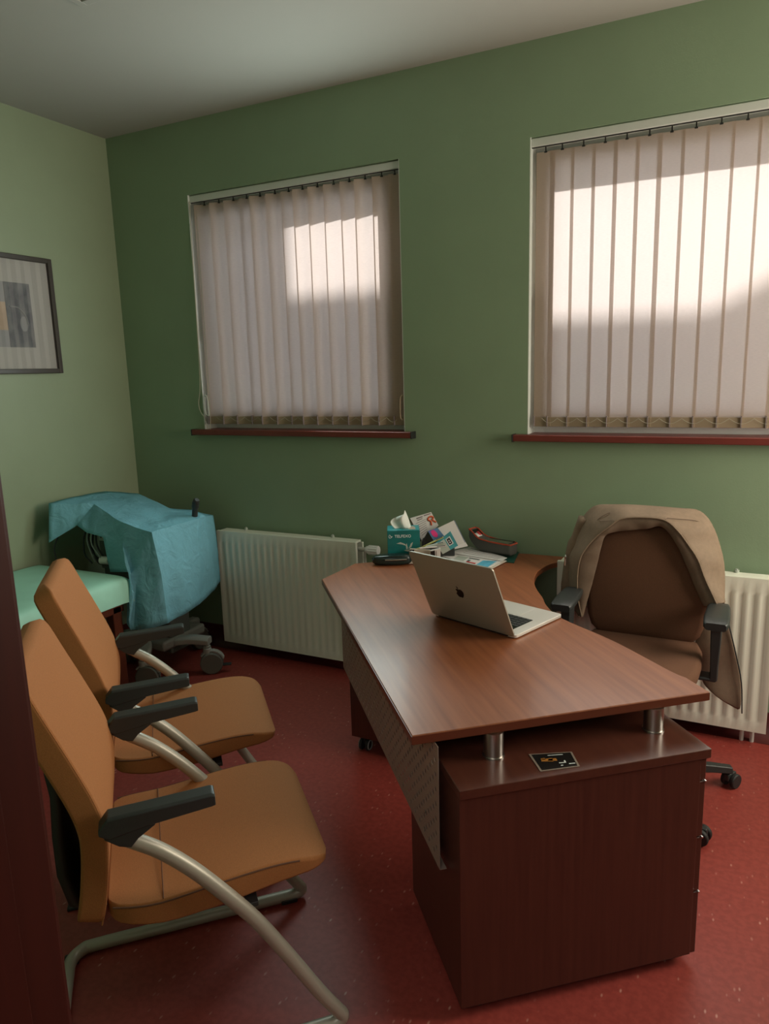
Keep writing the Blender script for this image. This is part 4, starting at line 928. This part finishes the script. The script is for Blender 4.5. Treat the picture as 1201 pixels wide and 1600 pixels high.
# drape
DR = {'a0': (-3.302, 2.594, .985), 'a1': (-3.341, 2.789, .985), 'a2': (-3.373, 3.047, .975), 'a3': (-3.219, 3.145, .955), 'a4': (-2.856, 3.016, .910), 'a5': (-2.772, 3.093, .890), 'a6': (-2.615, 2.989, .890), 'r0': (-3.131, 2.741, .965), 'r1': (-2.800, 2.623, .905), 'r2': (-2.607, 2.615, .874), 'r3': (-2.576, 2.937, .885), 'a7': (-2.695, 3.188, .844), 'n2': (-2.683, 3.198, .450), 'm2': (-2.559, 2.623, .400), 'n0': (-2.571, 2.883, .420), 'm0': (-2.733, 2.531, .370), 'm1': (-2.635, 2.561, .380), 'n1': (-2.624, 3.044, .436), 'f0': (-3.278, 2.546, .780), 'f1': (-3.168, 2.645, .862), 'g0': (-3.067, 2.616, .837), 'g1': (-2.930, 2.595, .828), 'h1': (-2.921, 2.612, .637), 'h2': (-2.712, 2.554, .672), 'h3': (-2.704, 2.562, .557), 'k2': (-2.578, 2.624, .647), 'k3': (-2.572, 2.912, .659), 'k4': (-2.684, 3.197, .635)}
DR['k1'] = (-2.720, 2.570, .66); DR['p1'] = (-2.80, 2.600, .815); DR['bk'] = (-2.80, 3.24, .72); DR['q'] = (-2.60, 2.78, .881); DR['kq'] = (-2.568, 2.76, .655); DR['nq'] = (-2.562, 2.755, .41)
DR['c1'] = (-2.99, 2.90, .945); DR['s1'] = (-2.73, 2.80, .892); DR['n15'] = (-2.595, 2.965, .425); DR['k35'] = (-2.620, 3.04, .650); DR['a65'] = (-2.640, 3.06, .868)
faces = [('a0', 'a1', 'r0'), ('a1', 'a2', 'c1', 'r0'), ('a2', 'a3', 'c1'), ('a3', 'a4', 'c1'), ('r0', 'c1', 's1', 'r1'), ('c1', 'a4', 's1'), ('a4', 'a5', 'a6', 's1'), ('s1', 'a6', 'r3', 'q'), ('s1', 'q', 'r2', 'r1'),
         ('a0', 'r0', 'f1', 'f0'), ('r0', 'g0', 'f1'), ('r0', 'r1', 'g1', 'g0'), ('r1', 'p1', 'g1'), ('p1', 'h2', 'h1', 'g1'), ('r1', 'r2', 'k2', 'k1', 'p1'), ('p1', 'k1', 'h2'), ('h2', 'k1', 'h3'),
         ('k1', 'k2', 'm1', 'm0'), ('k2', 'm2', 'm1'), ('r2', 'q', 'kq', 'k2'), ('q', 'r3', 'k3', 'kq'), ('k2', 'kq', 'nq', 'm2'), ('kq', 'k3', 'n0', 'nq'),
         ('a6', 'a65', 'k35', 'k3', 'r3'), ('a65', 'a7', 'k4', 'k35'), ('k3', 'k35', 'n15', 'n0'), ('k35', 'k4', 'n2', 'n1', 'n15'), ('a6', 'a5', 'a65'), ('a5', 'a7', 'a65'), ('h3', 'k1', 'm0')]
c0 = Vector((-2.85, 2.86, .9))
dt = thing('surgical_drape', 'blue disposable sheet draped over the trolley in the corner', 'drape', c0)
bm = new(); vv = {k_: bm.verts.new(Vector(p)-c0) for k_, p in DR.items() if any(k_ in f for f in faces)}
for f in faces: bm.faces.new([vv[k_] for k_ in f])
bmesh.ops.triangulate(bm, faces=[f for f in bm.faces if len(f.verts) > 4])
bmesh.ops.subdivide_edges(bm, edges=bm.edges, cuts=7, use_grid_fill=True, smooth=0)
bmesh.ops.triangulate(bm, faces=[f for f in bm.faces if len(f.verts) > 4])
from mathutils import noise
bm.normal_update()
for v in bm.verts:
    p = v.co
    w = noise.noise(Vector((p.x*8, p.y*8, p.z*3)))*.010 + noise.ridged_multi_fractal(Vector((p.x*9+3, p.y*9, p.z*3)), 1, 2, 2, 1, 2)*.006
    if abs(v.normal.z) < .5:
        q_ = p.x*.75+p.y*1.0; drop = max(0, -p.z-.02)
        w += (.014*math.sin(q_*26+1.0)+.005*math.sin(q_*47))*min(1, drop*2.2)
    bd_ = any(e_.is_boundary for e_ in v.link_edges)
    v.co = p+v.normal*w*(.4 if bd_ else 1)
o = obj('sheet', bm, 'drape_blue', dt, smooth=32, solid=.0015)
o.parent = dt

# ------------------------------------------------------------------ groups of like things
for o in COL.objects:
    if o.parent: continue
    n = o.name.split('.')[0]
    g = {'visitor_chair': 'visitor chairs beside the couch', 'panel_radiator': 'radiators under the windows', 'vertical_blind': 'vertical blinds in the windows', 'pen': 'pens behind the laptop', 'sample_box': 'medicine boxes behind the laptop', 'brochure': 'brochures behind the laptop', 'paper_sheet': 'paper sheets on the desk', 'leaflet': 'leaflets leaning by the tissue box'}.get(n)
    if g: o['group'] = g
